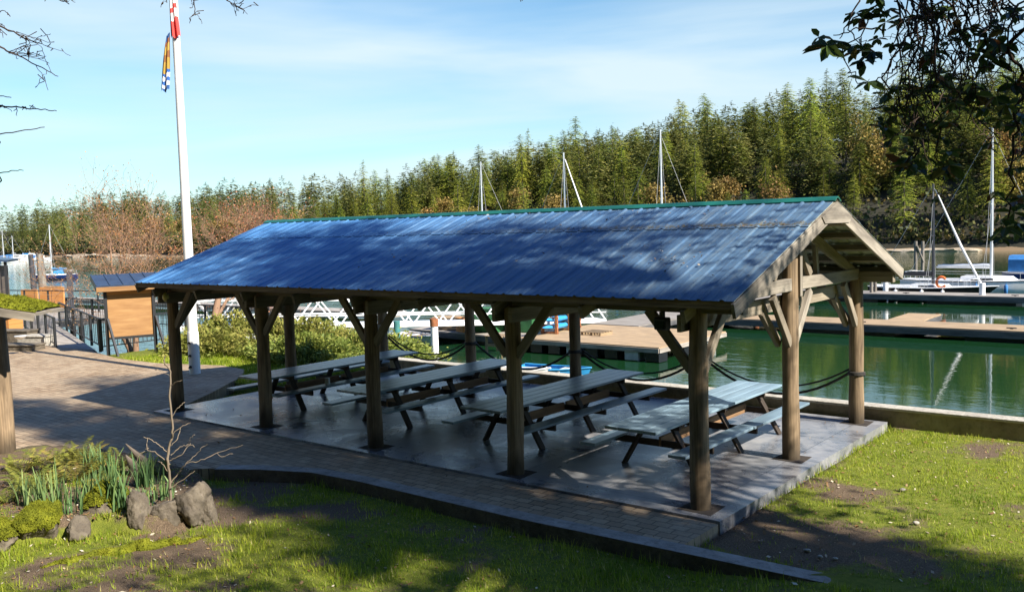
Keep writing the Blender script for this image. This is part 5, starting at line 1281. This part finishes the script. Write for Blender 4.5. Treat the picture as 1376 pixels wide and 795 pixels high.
# bare branches of the tree to the left of the viewer
bt = thing('bare_tree', 'bare tree on the left whose thin twigs reach into the sky', 'tree', (-5.6, 4.4, 0)); AO2 = Vector((-5.6, 4.4, 0))
m = MB(); m.tube([(0, 0, -.6), (.05, .05, 2.4), (.15, .2, 4.6), (.3, .3, 7.4)], [.20, .16, .12, .05], 12, wob=.07); m.build('trunk', M['bark'], bt)
tw2 = MB(); rr = random.Random(77)
def spray(pts, Y, r0=.008, side=7, sl=.18, root=None):
    ps = [P(a, b, Y) for a, b in pts]
    if root is not None: ps = [Vector(root)] + ps
    o_, r_ = twigline(ps, r0, .0025, 8, .0025); tw2.tube([p - AO2 for p in o_], r_, 5, caps=False)
    for k in range(side):
        i = rr.randint(len(o_)//3, len(o_)-2); p = o_[i]; dd = (o_[i+1] - p).normalized(); d = (dd + Vector((rr.gauss(0, .6), rr.gauss(0, .4), rr.gauss(.1, .6)))).normalized()*rr.uniform(.3, 1)*sl
        o2, r2 = twigline([p, p + d*.5 + Vector((0, 0, .01)), p + d], r_[i]*.6, .0018, 4, .004); tw2.tube([q - AO2 for q in o2], r2, 4, caps=False)
        for _ in range(2):
            q = o2[rr.randint(2, len(o2)-1)]; e = q + Vector((rr.gauss(0, .02), rr.gauss(0, .02), rr.gauss(.01, .02))); tw2.tube([q - AO2, e - AO2], [.0025, .003], 4, caps=False)
rt = AO2 + Vector((.2, .25, 5.0))
spray([(-60, 10), (-10, 30), (30, 50), (50, 58)], 6.0, .010, 14, .22, rt); spray([(-60, 20), (-5, 60), (30, 78), (78, 103)], 6.1, .010, 14, .22, rt)
spray([(-60, 140), (0, 142), (40, 146), (76, 149)], 6.0, .008, 5, .10, rt - Vector((0, 0, .3))); spray([(-60, 195), (0, 181), (60, 171)], 5.9, .007, 0, .1, rt - Vector((0, 0, .5)))
spray([(-60, 245), (0, 232), (32, 229)], 6.0, .007, 0, .1, rt - Vector((0, 0, .6))); spray([(-60, 128), (-20, 128), (15, 131)], 6.0, .006, 0, .1, rt - Vector((0, 0, .3)))
spray([(20, -60), (50, -25), (75, -2), (92, 3)], 6.0, .008, 12, .16, rt + Vector((0, 0, .7))); spray([(200, -70), (240, -40), (258, -5), (262, 20)], 6.2, .007, 10, .12, rt + Vector((0, 0, 1)))
spray([(250, -70), (285, -30), (305, 0), (328, 14)], 6.3, .007, 10, .14, rt + Vector((0, 0, 1))); spray([(180, -70), (215, -30), (224, 4)], 6.1, .006, 8, .10, rt + Vector((0, 0, 1))); spray([(640, -90), (690, -30), (700, 3)], 6.4, .006, 6, .08, rt + Vector((0, 0, 1.4)))
tw2.build('branches', M['twig'], bt)
#PART6
# ================================================================== JUNIPER
def juniper(label, a, b, z, rx, ry, h, seed, n=260):
    t = thing('juniper_shrub', label, 'shrub', W(a, b, z), -YAW, 'spreading junipers on the bank'); r_ = np.random.default_rng(seed); A = []; B = []; Wd = []; T = []; m = MB()
    for i in range(n):
        ph = r_.random()*6.283; rr_ = r_.random() ** .6; p = np.array([0, 0, .1]); el = r_.uniform(.15, 1.2); ln = 1.0
        end = np.array([math.cos(ph)*rx*rr_, math.sin(ph)*ry*rr_, h*(.35 + .65*r_.random())*(1 - .55*rr_ ** 2)])
        mid = end*np.array([.5, .5, 0]) + np.array([0, 0, end[2]*.72]); tone = r_.random()*.6 + .1
        if i % 3 == 0: m.tube([p, mid, end], [.03, .018, .006], 4, caps=False)
        for s_ in np.linspace(.30, 1.02, 15):
            q = (1-s_)**2*p + 2*s_*(1-s_)*mid + s_*s_*end; tg = 2*(1-s_)*(mid - p) + 2*s_*(end - mid); tg /= np.linalg.norm(tg)
            for k in range(7):
                d = tg + r_.normal(size=3)*.55 + np.array([0, 0, .12]); d /= np.linalg.norm(d); w_ = np.cross(d, r_.normal(size=3)); w_ /= np.linalg.norm(w_) + 1e-6
                L_ = r_.uniform(.07, .17); q2 = q + r_.normal(size=3)*.075; A.append(q2); B.append(q2 + d*L_); Wd.append(w_*L_*.22); T.append(np.clip(tone + .25*s_ + r_.normal()*.12, 0, 1))
    V, F = kites(np.array(A), np.array(B), np.array(Wd), 0); np_mesh('foliage', V, F, M['juniper'], t, attr={'tone': np.repeat(T, 4)}); m.build('stems', M['bark'], t)
juniper('large bright green juniper right of the flagpole, behind the farthest table', -19.0, 8.2, -.5, 3.0, 2.6, 1.35, 801, 330)
juniper('juniper behind the flagpole, nearest the bare tree trunk', -22.3, 8.4, -.6, 2.4, 2.4, 1.5, 802, 260)
juniper('juniper spilling over the bank toward the water, farthest right', -16.6, 9.2, -.9, 2.6, 2.6, 1.35, 803, 260)
juniper('low juniper at the front by the paving edge left of the flagpole', -20.4, 6.0, -.15, 2.0, 1.4, .75, 804, 170)
juniper('low juniper at the front between the flagpole and the shelter', -16.4, 6.5, -.15, 2.3, 1.3, .85, 805, 190)
juniper('tall upright juniper on the far side of the bank under the gangway', -20.4, 10.6, -1.4, 2.3, 2.0, 1.9, 806, 220)
for i, (px, py) in enumerate(((333, 458), (341, 455))):
    p = G(px, py, .3); m = MB(); m.beam((0, 0, -.9), (0, 0, .35), .09, .09, up=(0, 1, 0), chamfer=.01); tag(m.build('marker_post', M['white_paint'], loc=(p.x, p.y, .1)), ['left of two short white marker posts standing in the juniper', 'right of two short white marker posts standing in the juniper'][i], 'post', 'white marker posts in the juniper')

# ================================================================== MOSSY SIGN SHELTER, SHED, STEPS AT THE LEFT
mp = Vector((-8.93, 15.85, -.05)); ms = thing('sign_shelter', 'small log shelter with thick moss on its plank roof at the left edge', 'shelter', mp)
m = MB(); m.tube([(0, 0, -.1), (.02, 0, 1.2), (.0, .0, 2.45)], [.165, .155, .145], 18, wob=.05); m.build('post', M['log'], ms)
m = MB(); m.tube([(-2.6, 0, -.1), (-2.6, 0, 3.1)], [.16, .145], 16, wob=.05); m.build('post', M['log'], ms)
m = MB(); m.tube([(.04, -.62, 2.42), (.02, .9, 2.50)], [.125, .125], 16, wob=.05); m.build('log_beam', M['log'], ms)
a, b = Vector((-2.9, 0, 3.22)), Vector((1.13, 0, 2.52)); m = MB()
for i in range(2): o_ = Vector((0, -.62 + .42*i, .0)); m.beam(a + o_, b + o_ + Vector((rnd.random()*.06, 0, 0)), .41, .05)
rf = m.build('plank_roof', M['barge'], ms)
m = MB(); m.beam(a + Vector((0, -.85, -.05)), b + Vector((-.02, -.85, -.05)), .04, .13); m.build('edge_board', M['barge'], rf)
def fuzz(V, F, n, ln, seed):
    """short moss shoots standing on a surface"""
    r_ = np.random.default_rng(seed); V = np.array(V); F = np.array([f[:3] for f in F]); k = r_.integers(0, len(F), n); u = r_.random((n, 2)); sw_ = u.sum(1) > 1; u[sw_] = 1 - u[sw_]
    A = V[F[k, 0]]; e1 = V[F[k, 1]] - A; e2 = V[F[k, 2]] - A; nn = np.cross(e1, e2); nn /= np.linalg.norm(nn, axis=1)[:, None] + 1e-9
    p = A + e1*u[:, :1] + e2*u[:, 1:]; d = nn + r_.normal(size=(n, 3))*.45; d /= np.linalg.norm(d, axis=1)[:, None]; w_ = np.cross(d, r_.normal(size=(n, 3))); w_ /= np.linalg.norm(w_, axis=1)[:, None] + 1e-9
    L_ = ln*r_.uniform(.5, 1.3, n)[:, None]; return np.stack([p - w_*L_*.3, p + w_*L_*.3, p + d*L_], 1).reshape(-1, 3), np.arange(3*n).reshape(-1, 3)
V = []; nu, nv = 60, 18
for i in range(nu):
    for j in range(nv):
        u, v = i/(nu-1), j/(nv-1); p = a.lerp(b, u) + Vector((0, -.84 + .86*v, 0)); e = min(1, 6*v, 6*(1-v), 14*(1-u) + .12); h = .03 + .12*max(0, e) ** .5*(.45 + .9*float(fbm(u*14, v*5)))
        V.append((p.x, p.y, p.z + h))
F = [(i*nv+j, (i+1)*nv+j, (i+1)*nv+j+1, i*nv+j+1) for i in range(nu-1) for j in range(nv-1)]
mo = np_mesh('moss', V, F, M['moss'], rf, smooth=True); fv, ff = fuzz(V, [f for f in F] + [(f[0], f[2], f[3]) for f in F], 14000, .035, 5); np_mesh('moss_shoots', fv, ff, M['moss'], ms)
# shed
sp_ = P(-42, 400, 45); st = thing('shed', 'brown boarded shed with dark eave at the left edge', 'shed', (sp_.x, 45, -.05), .35)
m = MB(); m.box((0, 0, 1.2), (3.2, 2.6, 2.5)); m.build('wall', M['bark'], st)
m = MB(); m.beam((-2.1, 0, 3.2), (2.05, 0, 2.72), 3.2, .10); m.build('roof', M['kiosk_roof'], st)
m = MB(); m.beam((1.9, -1.4, -.1), (1.9, -1.4, 2.72), .12, .12, up=(0, 1, 0)); m.build('post', M['black_metal'], st)
p = P(9, 470, 36); pb = thing('planter_box', 'orange wooden planter box with grey cap beside the mossy roof', 'planter', (p.x, 36, -.05), -.3)
m = MB(); m.box((0, 0, .42), (1.1, .7, .9), chamfer=.02); m.build('box_body', M['orange_wood'], pb)
m = MB(); m.beam((-.62, 0, .92), (.62, 0, .90), .85, .09); m.build('cap', M['dock_grey'], pb)
for k, (px, py, ln_, h_) in enumerate(((24, 470, 1.7, .22), (22, 461, 1.5, .5), (50, 463, 1.1, .36))):
    g_ = G(px, py, -.04); m = MB(); m.box((0, 0, h_/2 - .05), (ln_, .6, h_), chamfer=.03); m.box((0, 0, h_ - .03), (ln_ + .06, .66, .05), chamfer=.01)
    tag(m.build('stone_step', M['stone'] if k < 2 else M['wall_cap'], loc=(g_.x, g_.y, -.04), rotz=-.25), ['lower stone step left of the ramp railing', 'upper stone step left of the ramp railing', 'pale concrete step against the ramp railing'][k], 'step', 'steps left of the ramp')
g_ = G(28, 454, .5); m = MB(); m.tube([(0, 0, 0), (0, 0, .04), (0, 0, .10)], [.08, .16, .20], 16); tag(m.build('bowl', M['gel_white'], loc=(g_.x, g_.y, .47)), 'white bowl standing on the upper stone step', 'bowl')

# ================================================================== ROCK GARDEN
def biggest(fs):
    par = {}
    def fd(a):
        while par.setdefault(a, a) != a: par[a] = par[par[a]]; a = par[a]
        return a
    for f in fs:
        for q in f[1:]: par[fd(f[0])] = fd(q)
    cnt = {}
    for f in fs: cnt[fd(f[0])] = cnt.get(fd(f[0]), 0) + 1
    b = max(cnt, key=cnt.get); return [f for f in fs if fd(f[0]) == b]
rocks = [(45, 738, .36, .30, .30, 1, 'big rounded rock capped with moss at the left end of the bed'), (138, 712, .33, .28, .30, 1, 'tall mossy rock in the middle of the bed edge'), (100, 735, .20, .17, .17, 0, 'brown rock between the two mossy rocks'), (186, 722, .19, .17, .32, 0, 'upright pale rock left of the sapling'),
         (222, 718, .28, .20, .24, 0, 'blocky tan rock just below the sapling'), (256, 714, .30, .24, .33, 0, 'tall pointed grey rock right of the sapling'), (274, 712, .18, .18, .26, 0, 'narrow rock leaning at the right end of the bed'), (165, 690, .22, .18, .18, 0, 'small rock behind the mossy middle one'), (-14, 752, .36, .28, .24, 1, 'mossy rock cut by the left edge of the picture'),
         (205, 700, .20, .16, .17, 0, 'small tan rock behind the upright pale one')]
for i, (px, py, sx, sy, sz, ms_, lb) in enumerate(rocks):
    g_ = G(px, py, -.3); rk = thing('rock', lb, 'rock', (g_.x, g_.y + sy*.6, -.24), rnd.random()*3 if not ms_ else 0, 'rocks edging the planting bed')
    V, Fc = rock_data(sx, sy, sz*1.02, 40 + i, 5 if not ms_ else 4, .42); V = [(x, y, z + sz*.68) for x, y, z in V]; m = MB(); m.add(V, Fc, smooth=True); m.build('stone', M['stone'], rk)
    if ms_:
        Va = np.array(V); cz = Va[:, 2].max(); keep = [f for f in Fc if sum(Va[k, 2] for k in f)/3 > cz*(.36 + .22*vnoise(Va[f[0], 0]*9, Va[f[0], 1]*9))]
        keep = biggest(keep); Vm = [(x*1.07, y*1.07, z*1.05 + .01) for x, y, z in V]; us = sorted({q for f in keep for q in f}); ix = {q: k for k, q in enumerate(us)}; m = MB(); m.add([Vm[q] for q in us], [tuple(ix[q] for q in f) for f in keep], smooth=True); mm_ = m.build('moss', M['moss'], rk)
        fv, ff = fuzz(Vm, keep, 5200, .022, i); np_mesh('moss_shoots', fv, ff, M['moss'], rk)
# moss covered root running along the front of the bed
ps = [G(px, py, -.22) + Vector((rnd.gauss(0, .03), rnd.gauss(0, .03), -.015)) for px, py in ((60, 762), (120, 748), (180, 738), (232, 730), (278, 722))]
pp_, _r = [], []
for i in range(41): t = i/40*4; j = min(3, int(t)); pp_.append(ps[j].lerp(ps[j+1], t - j) + Vector((0, .05*math.sin(i*.7), 0))); _r.append(.02 + .075*math.sin(math.pi*(i + 2)/44)*(.5 + vnoise(i*.45, 3.3)))
m = MB(); m.tube(pp_, _r, 14, wob=.3); root = tag(m.build('mossy_root', M['moss']), 'long low moss covered root in front of the rocks', 'root')
fv, ff = fuzz(m.v, [f for f in m.f if len(f) == 4], 6000, .02, 71); np_mesh('moss_shoots', fv, ff, M['moss'], root)
# driftwood stump
g_ = G(183, 640, -.03); dw = thing('driftwood', 'dark splintered stump with two points at the back of the bed', 'stump', g_)
for k, (dx, dz, lean, w_) in enumerate(((-.03, .34, -.12, .10), (.10, .52, -.24, .09))):
    m = MB(); m.tube([(dx, 0, -.2), (dx + .02, 0, dz*.5), (dx + lean, .02, dz)], [w_, w_*.8, .008], 7, wob=.4); m.build('spike', M['bark'], dw)
# sapling
g_ = G(229, 688, -.05); sl = thing('sapling', 'thin leafless sapling with crooked side twigs behind the rocks', 'sapling', g_)
def sg(px, py): return P(px, py, g_.y) - g_
def sline(m, pts, r0, r1, k=6): o_, r_ = twigline([sg(*p) + Vector((0, rr.gauss(0, .03), 0)) for p in pts], r0, r1, k, .006); m.tube(o_, r_, 6, caps=False)
rr = random.Random(3)
m = MB(); sline(m, [(229, 700), (228, 660), (227, 620), (228, 595), (233, 580), (229, 540), (227, 500), (221, 488), (222, 478)], .022, .007); m.build('stem', M['bark_pale'], sl)
m = MB()
for pts, r0 in (([(228, 624), (213, 610), (199, 602), (197, 588)], .013), ([(199, 602), (188, 610), (183, 622)], .008), ([(229, 612), (240, 602), (252, 598), (262, 600)], .012), ([(228, 618), (245, 610), (256, 595)], .010), ([(228, 650), (240, 634), (250, 622), (262, 612)], .014), ([(250, 622), (272, 617), (292, 608), (326, 598)], .010), ([(229, 655), (245, 645), (262, 632)], .012), ([(227, 610), (219, 600), (206, 590), (194, 586)], .011),
                ([(226, 632), (219, 622), (212, 620)], .008), ([(232, 582), (244, 573), (255, 568)], .009), ([(231, 560), (240, 548), (248, 540)], .007), ([(230, 598), (238, 588), (240, 576)], .009), ([(262, 612), (272, 600), (280, 596)], .007), ([(228, 520), (236, 514), (246, 510)], .006), ([(227, 505), (215, 496), (208, 497)], .005), ([(292, 608), (300, 612), (312, 610)], .006), ([(250, 598), (256, 588), (262, 584)], .006)):
    sline(m, pts, r0*.62, .004)
m.build('twigs', M['bark_pale'], sl)
# bulbs and ferns
def clump(label, px, py, n, h, seed, mat='daffodil', lean=.35, w0=.011):
    g_ = G(px, py, -.02); r_ = np.random.default_rng(seed); V = []; F = []; T = []
    for i in range(n):
        a = r_.random()*6.283; p = np.array([r_.normal()*.09, r_.normal()*.07, 0]); d = np.array([math.cos(a), math.sin(a), 0])*lean*r_.random(); L_ = h*r_.uniform(.6, 1.1); wv = np.array([-math.sin(a + r_.normal()), math.cos(a + r_.normal()), 0])*w0*r_.uniform(.7, 1.2); tone = r_.random(); b = len(V); ns = 5
        for k in range(ns):
            t = k/(ns-1); q = p + d*L_*t*t + np.array([0, 0, L_*t*(1 - .12*np.linalg.norm(d)*t*3)]); ww = wv*(1 - .75*t ** 3); V += [q - ww, q + ww]; T += [np.clip(tone*.6 + .4*t, 0, 1)]*2
        F += [(b+2*k, b+2*k+1, b+2*k+3, b+2*k+2) for k in range(ns-1)]
    o = np_mesh('bulb_clump', V, F, M[mat], attr={'tone': T}); o.location = g_; return tag(o, label, 'plant', 'clumps of bulb leaves in the bed')
for i, (px, py, n, h, lb) in enumerate([(62, 694, 26, .50, 'clump of pale green bulb leaves behind the big mossy rock'), (78, 690, 22, .56, 'thin clump of bulb leaves left of the mossy middle rock'), (125, 676, 44, .42, 'dense clump of bulb leaves left of centre in the bed'), (155, 684, 52, .52, 'tallest clump of bulb leaves right behind the mossy middle rock'), (128, 640, 46, .42, 'clump of bulb leaves at the back edge near the paving'), (197, 654, 46, .42, 'clump of bulb leaves between the dark stump and the sapling'), (188, 682, 40, .24, 'short yellow green clump on the upright pale rock'), (222, 672, 24, .28, 'small clump of bulb leaves at the foot of the sapling'), (38, 680, 26, .42, 'clump of bulb leaves nearest the left edge'), (96, 690, 14, .34, 'sparse clump of bulb leaves over the orange leaf litter'), (150, 640, 30, .36, 'clump of bulb leaves beside the dark stump')]):
    clump(lb, px, py, int(n*1.4), h*1.25, 900 + i)
def fern(label, px, py, n, L0, seed, bend=1.0):
    g_ = G(px, py, -.02); r_ = np.random.default_rng(seed); A = []; B = []; Wd = []; T = []
    for i in range(n):
        a = 6.283*i/n + r_.normal()*.3; L_ = L0*r_.uniform(.7, 1.15); tone = r_.random()
        dv = np.array([math.cos(a), math.sin(a), 0]); el = r_.uniform(.7, 1.15)
        for s_ in np.linspace(.12, 1, 20):
            q = dv*L_*s_*math.cos(el) + np.array([0, 0, L_*(s_*math.sin(el) - .42*bend*s_ ** 2.2)]); pl = .17*L0*math.sin(math.pi*(.1 + .88*s_)) + .01
            for sd_ in (-1, 1):
                side = np.array([-dv[1], dv[0], 0])*sd_; d = side + dv*.35 + np.array([0, 0, -.25 + r_.normal()*.12]); d /= np.linalg.norm(d); A.append(q); B.append(q + d*pl); Wd.append(dv*.009 + np.array([0, 0, .004])); T.append(np.clip(tone*.8 + r_.normal()*.1, 0, 1))
    V, F = kites(np.array(A), np.array(B), np.array(Wd), 0); o = np_mesh('fern', V, F, M['fern'], attr={'tone': np.repeat(T, 4)}); o.location = g_; return tag(o, label, 'fern', 'ferns in the bed')
for i, (px, py, n, L0, lb) in enumerate([(30, 636, 9, .55, 'fern at the back left of the bed by the log post'), (100, 648, 13, .62, 'widest fern in the middle of the bed'), (68, 632, 8, .62, 'upright fern at the back edge of the bed'), (12, 676, 9, .46, 'fern at the left edge above the orange litter'), (135, 660, 9, .40, 'small yellowish fern beside the dense bulb clump'), (92, 628, 4, .70, 'fern with a tall brown arching frond near the paving'), (60, 664, 10, .45, 'fern behind the clump nearest the left edge'), (110, 624, 9, .55, 'fern at the paving edge right behind the dense bulb clump'), (160, 628, 8, .5, 'fern at the paving edge beside the dark stump'), (40, 655, 9, .5, 'fern between the log post and the bulb clumps'), (215, 640, 7, .38, 'small fern behind the sapling')]): fern(lb, px, py, n + 4, L0*1.25, 950 + i)

# ================================================================== GRASS AND LITTER
def scatter(n, x0, x1, y0, y1):
    x = rng.uniform(x0, x1, n); y = rng.uniform(y0, y1, n); k = np.interp(x, KX, KY); ok = ((y < k - .03) | ((x > X1 + .02) & (y > k + .30))) & (y < 6.4); return x[ok], y[ok]
x, y = scatter(330000, -9.5, 9.5, -7.6, 6.4); 
gm = grass_mask(x, y); pxw = ORG.x + x*AX.x + y*AY.x; pyw = ORG.y + x*AX.y + y*AY.y
u_ = 688 + FOC*pxw/np.maximum(pyw, .1)
ok = (rng.random(len(x)) < np.clip((gm - .30)*1.9, .035, 1)) & (u_ > -80) & (u_ < 1460) 
x2 = rng.uniform(-21.5, -12.7, 60000); y2 = rng.uniform(.4, 7.2, 60000); ok2 = ~inpoly(x2, y2, PAV) & (x2 < X0 - .02)
x = np.concatenate([x[ok], x2[ok2]]); y = np.concatenate([y[ok], y2[ok2]]); n = len(x); z = land_h(x, y)
far_ = (x < -12)
h = rng.uniform(.022, .060, n)*np.where(y < np.interp(x, KX, KY), 1.25, .85)*(.45 + 2.2*np.clip(fbm(x*3.4, y*3.4) - .25, 0, 1) ** 1.5*2)*(1 + .9*np.exp(-np.abs(y - np.interp(x, KX, KY))/.10) + .8*np.exp(-np.abs(x - X1)/.08)*(y > -1.3))*np.where(far_, 1.8, 1)
a = rng.random(n)*6.283; ld = rng.random(n)*.8; wd = np.where(far_, .012, .0055)*rng.uniform(.7, 1.4, n)
B0 = np.stack([x, y, z - .004], 1); wv = np.stack([np.cos(a + 1.57), np.sin(a + 1.57), np.zeros(n)], 1)*wd[:, None]; tp = B0 + np.stack([np.cos(a)*ld*h, np.sin(a)*ld*h, h], 1)
tone = np.clip(.25 + .9*(fbm(x*1.1 + 30, y*1.1) - .35) + rng.normal(size=n)*.16, 0, .95); tone = np.where(rng.random(n) < .05, 1, tone)
V = np.stack([B0 - wv, B0 + wv, tp], 1).reshape(-1, 3); lo_ = np.repeat(tone, 3)
tag(lf(np_mesh('grass', V, np.arange(3*n).reshape(-1, 3), M['grass'], attr={'tone': lo_})), 'short patchy lawn grass around the shelter', None, None, 'stuff')
n0 = 9000; x, y = scatter(n0, -9.5, 9.5, -7.2, 6.4); xb = rng.uniform(-9.5, -5, 4200); yb = rng.uniform(-7, -2.2, 4200); okb = inpoly(xb, yb, BED); xb, yb = xb[okb], yb[okb]
xp = rng.uniform(-14, .3, 260); yp = rng.uniform(-1.9, 6, 260); okp = inpoly(xp, yp, PAV) | ((yp > -.3) & (xp > X0))
x = np.concatenate([x, xb, xp[okp]]); y = np.concatenate([y, yb, yp[okp]]); z = np.concatenate([land_h(x[:-okp.sum()], y[:-okp.sum()]), np.where(yp[okp] > -.3, .003, -.032)]); n = len(x)
xr = rng.uniform(-8, .6, 900); yr = rng.uniform(.2, 2.9, 900); kr_ = rng.random(900) < np.clip((xr + 9)/9, 0, 1)*np.clip(fbm(xr*.8, yr*2.5)*3 - 1.1, .05, 1); xr, yr = xr[kr_], yr[kr_]
x = np.concatenate([x, xr]); y = np.concatenate([y, yr]); z = np.concatenate([z, roofz(RY) - np.abs(yr - RY)*SL + .016]); n = len(x)
s_ = rng.uniform(.008, .028, n)*np.where(rng.random(n) < .07, 1.5, 1); a = rng.random(n)*6.28; t1 = rng.normal(size=n)*.35; t2 = rng.normal(size=n)*.35
d1 = np.stack([np.cos(a), np.sin(a), t1], 1)*s_[:, None]; d2 = np.stack([-np.sin(a), np.cos(a), t2], 1)*s_[:, None]*.6; c = np.stack([x, y, z + .008 + .3*s_], 1)
V = np.stack([c - d1, c - d2, c + d1, c + d2], 1).reshape(-1, 3)
tag(lf(np_mesh('leaf_litter', V, np.arange(4*n).reshape(-1, 4), M['dead_leaf'], attr={'tone': np.repeat(rng.random(n) ** 2.4, 4)})), 'dead leaves and bits of bark on the lawn', None, None, 'stuff')
# small stones lying on the lawn
for i, (px, py, s_, lb) in enumerate([(1213, 658, .05, 'pale stone lying alone in the sunlit lawn'), (1230, 703, .045, 'pale stone on the lawn below the other one'), (1085, 740, .05, 'whitish stone on the bare soil near the kerb end'), (1102, 748, .04, 'small whitish stone right of its neighbour near the kerb'), (1122, 751, .04, 'rightmost small whitish stone near the kerb')]):
    g_ = G(px, py, -.1); V, Fc = rock_data(s_, s_*.7, s_*.5, 60 + i, 2, .3); m = MB(); m.add(V, Fc, smooth=True); tag(m.build('pebble', M['wall_cap'], loc=(g_.x, g_.y, -.09)), lb, 'stone')

# ================================================================== LIGHT, SKY, CAMERA
SUN_EL = R_(40); sd_ = Vector((AX.x*math.cos(SUN_EL), AX.y*math.cos(SUN_EL), math.sin(SUN_EL)))
sun = bpy.data.lights.new('sun', 'SUN'); sun.energy = 5.0; sun.angle = R_(.53); sun.color = (1, .93, .82)
so = bpy.data.objects.new('sun', sun); col.objects.link(so); so.rotation_euler = sd_.to_track_quat('Z', 'Y').to_euler(); so.location = (20, -20, 60)
wd_ = bpy.data.worlds.new('World'); scene.world = wd_; wd_.use_nodes = True; nt = wd_.node_tree; nt.nodes.clear()
out = nt.nodes.new('ShaderNodeOutputWorld'); bg = nt.nodes.new('ShaderNodeBackground'); nt.links.new(bg.outputs[0], out.inputs[0])
sk = nt.nodes.new('ShaderNodeTexSky'); sk.sky_type = 'NISHITA'; sk.sun_disc = False; sk.sun_elevation = SUN_EL; sk.sun_rotation = math.atan2(AX.x, AX.y); sk.air_density = 1.0; sk.dust_density = .35; sk.ozone_density = 2.5
tc = nt.nodes.new('ShaderNodeTexCoord'); mp_ = nt.nodes.new('ShaderNodeMapping'); mp_.inputs['Scale'].default_value = (1.2, 1.2, 9.0); mp_.inputs['Rotation'].default_value = (0, R_(4), R_(20)); nt.links.new(tc.outputs['Generated'], mp_.inputs[0])
nz = N(nt, 'ShaderNodeTexNoise', Scale=1.1, Detail=5, Roughness=.5, Distortion=.5); nt.links.new(mp_.outputs[0], nz.inputs['Vector'])
cf = ramp(nt, nz.outputs['Fac'], [(.36, (0, 0, 0)), (.66, (.85,)*3)])
sz_ = N(nt, 'ShaderNodeSeparateXYZ'); nt.links.new(tc.outputs['Generated'], sz_.inputs[0])
el = N(nt, 'ShaderNodeMapRange', interpolation_type='SMOOTHSTEP'); el.inputs[1].default_value = .48; el.inputs[2].default_value = .22; nt.links.new(sz_.outputs[2], el.inputs[0])
cl_ = N(nt, 'ShaderNodeMath', operation='MULTIPLY'); nt.links.new(cf, cl_.inputs[0]); nt.links.new(el.outputs[0], cl_.inputs[1])
hi = N(nt, 'ShaderNodeMapRange', interpolation_type='SMOOTHSTEP'); hi.inputs[1].default_value = .22; hi.inputs[2].default_value = .6; nt.links.new(sz_.outputs[2], hi.inputs[0])
tcol = mix(nt, hi.outputs[0], (.80, 1.10, 1.18), (.62, .95, 1.45)); tint = mix(nt, 1.0, sk.outputs[0], tcol, 'MULTIPLY'); cm = mix(nt, cl_.outputs[0], tint, (5.6, 6.6, 7.0)); nt.links.new(cm, bg.inputs[0]); bg.inputs[1].default_value = .066
cam = bpy.data.cameras.new('camera'); co = bpy.data.objects.new('camera', cam); col.objects.link(co); scene.camera = co
cam.sensor_fit = 'HORIZONTAL'; cam.sensor_width = 36; cam.lens = 36*FOC/1376; cam.clip_start = .05; cam.clip_end = 4000
rot = Matrix((_rt, _up, -_fw)).transposed(); co.matrix_world = Matrix.Translation(EYE) @ rot.to_4x4()
vs_ = scene.view_settings; vs_.view_transform = 'Standard'; vs_.look = 'None'; vs_.exposure = 1.15; vs_.gamma = 1; vs_.use_curve_mapping = False
cy = scene.cycles; cy.use_denoising = True; cy.denoiser = 'OPENIMAGEDENOISE'; cy.max_bounces = 6; cy.diffuse_bounces = 3; cy.glossy_bounces = 3; cy.transmission_bounces = 2; cy.transparent_max_bounces = 4; cy.caustics_reflective = False; cy.caustics_refractive = False; cy.sample_clamp_indirect = 6
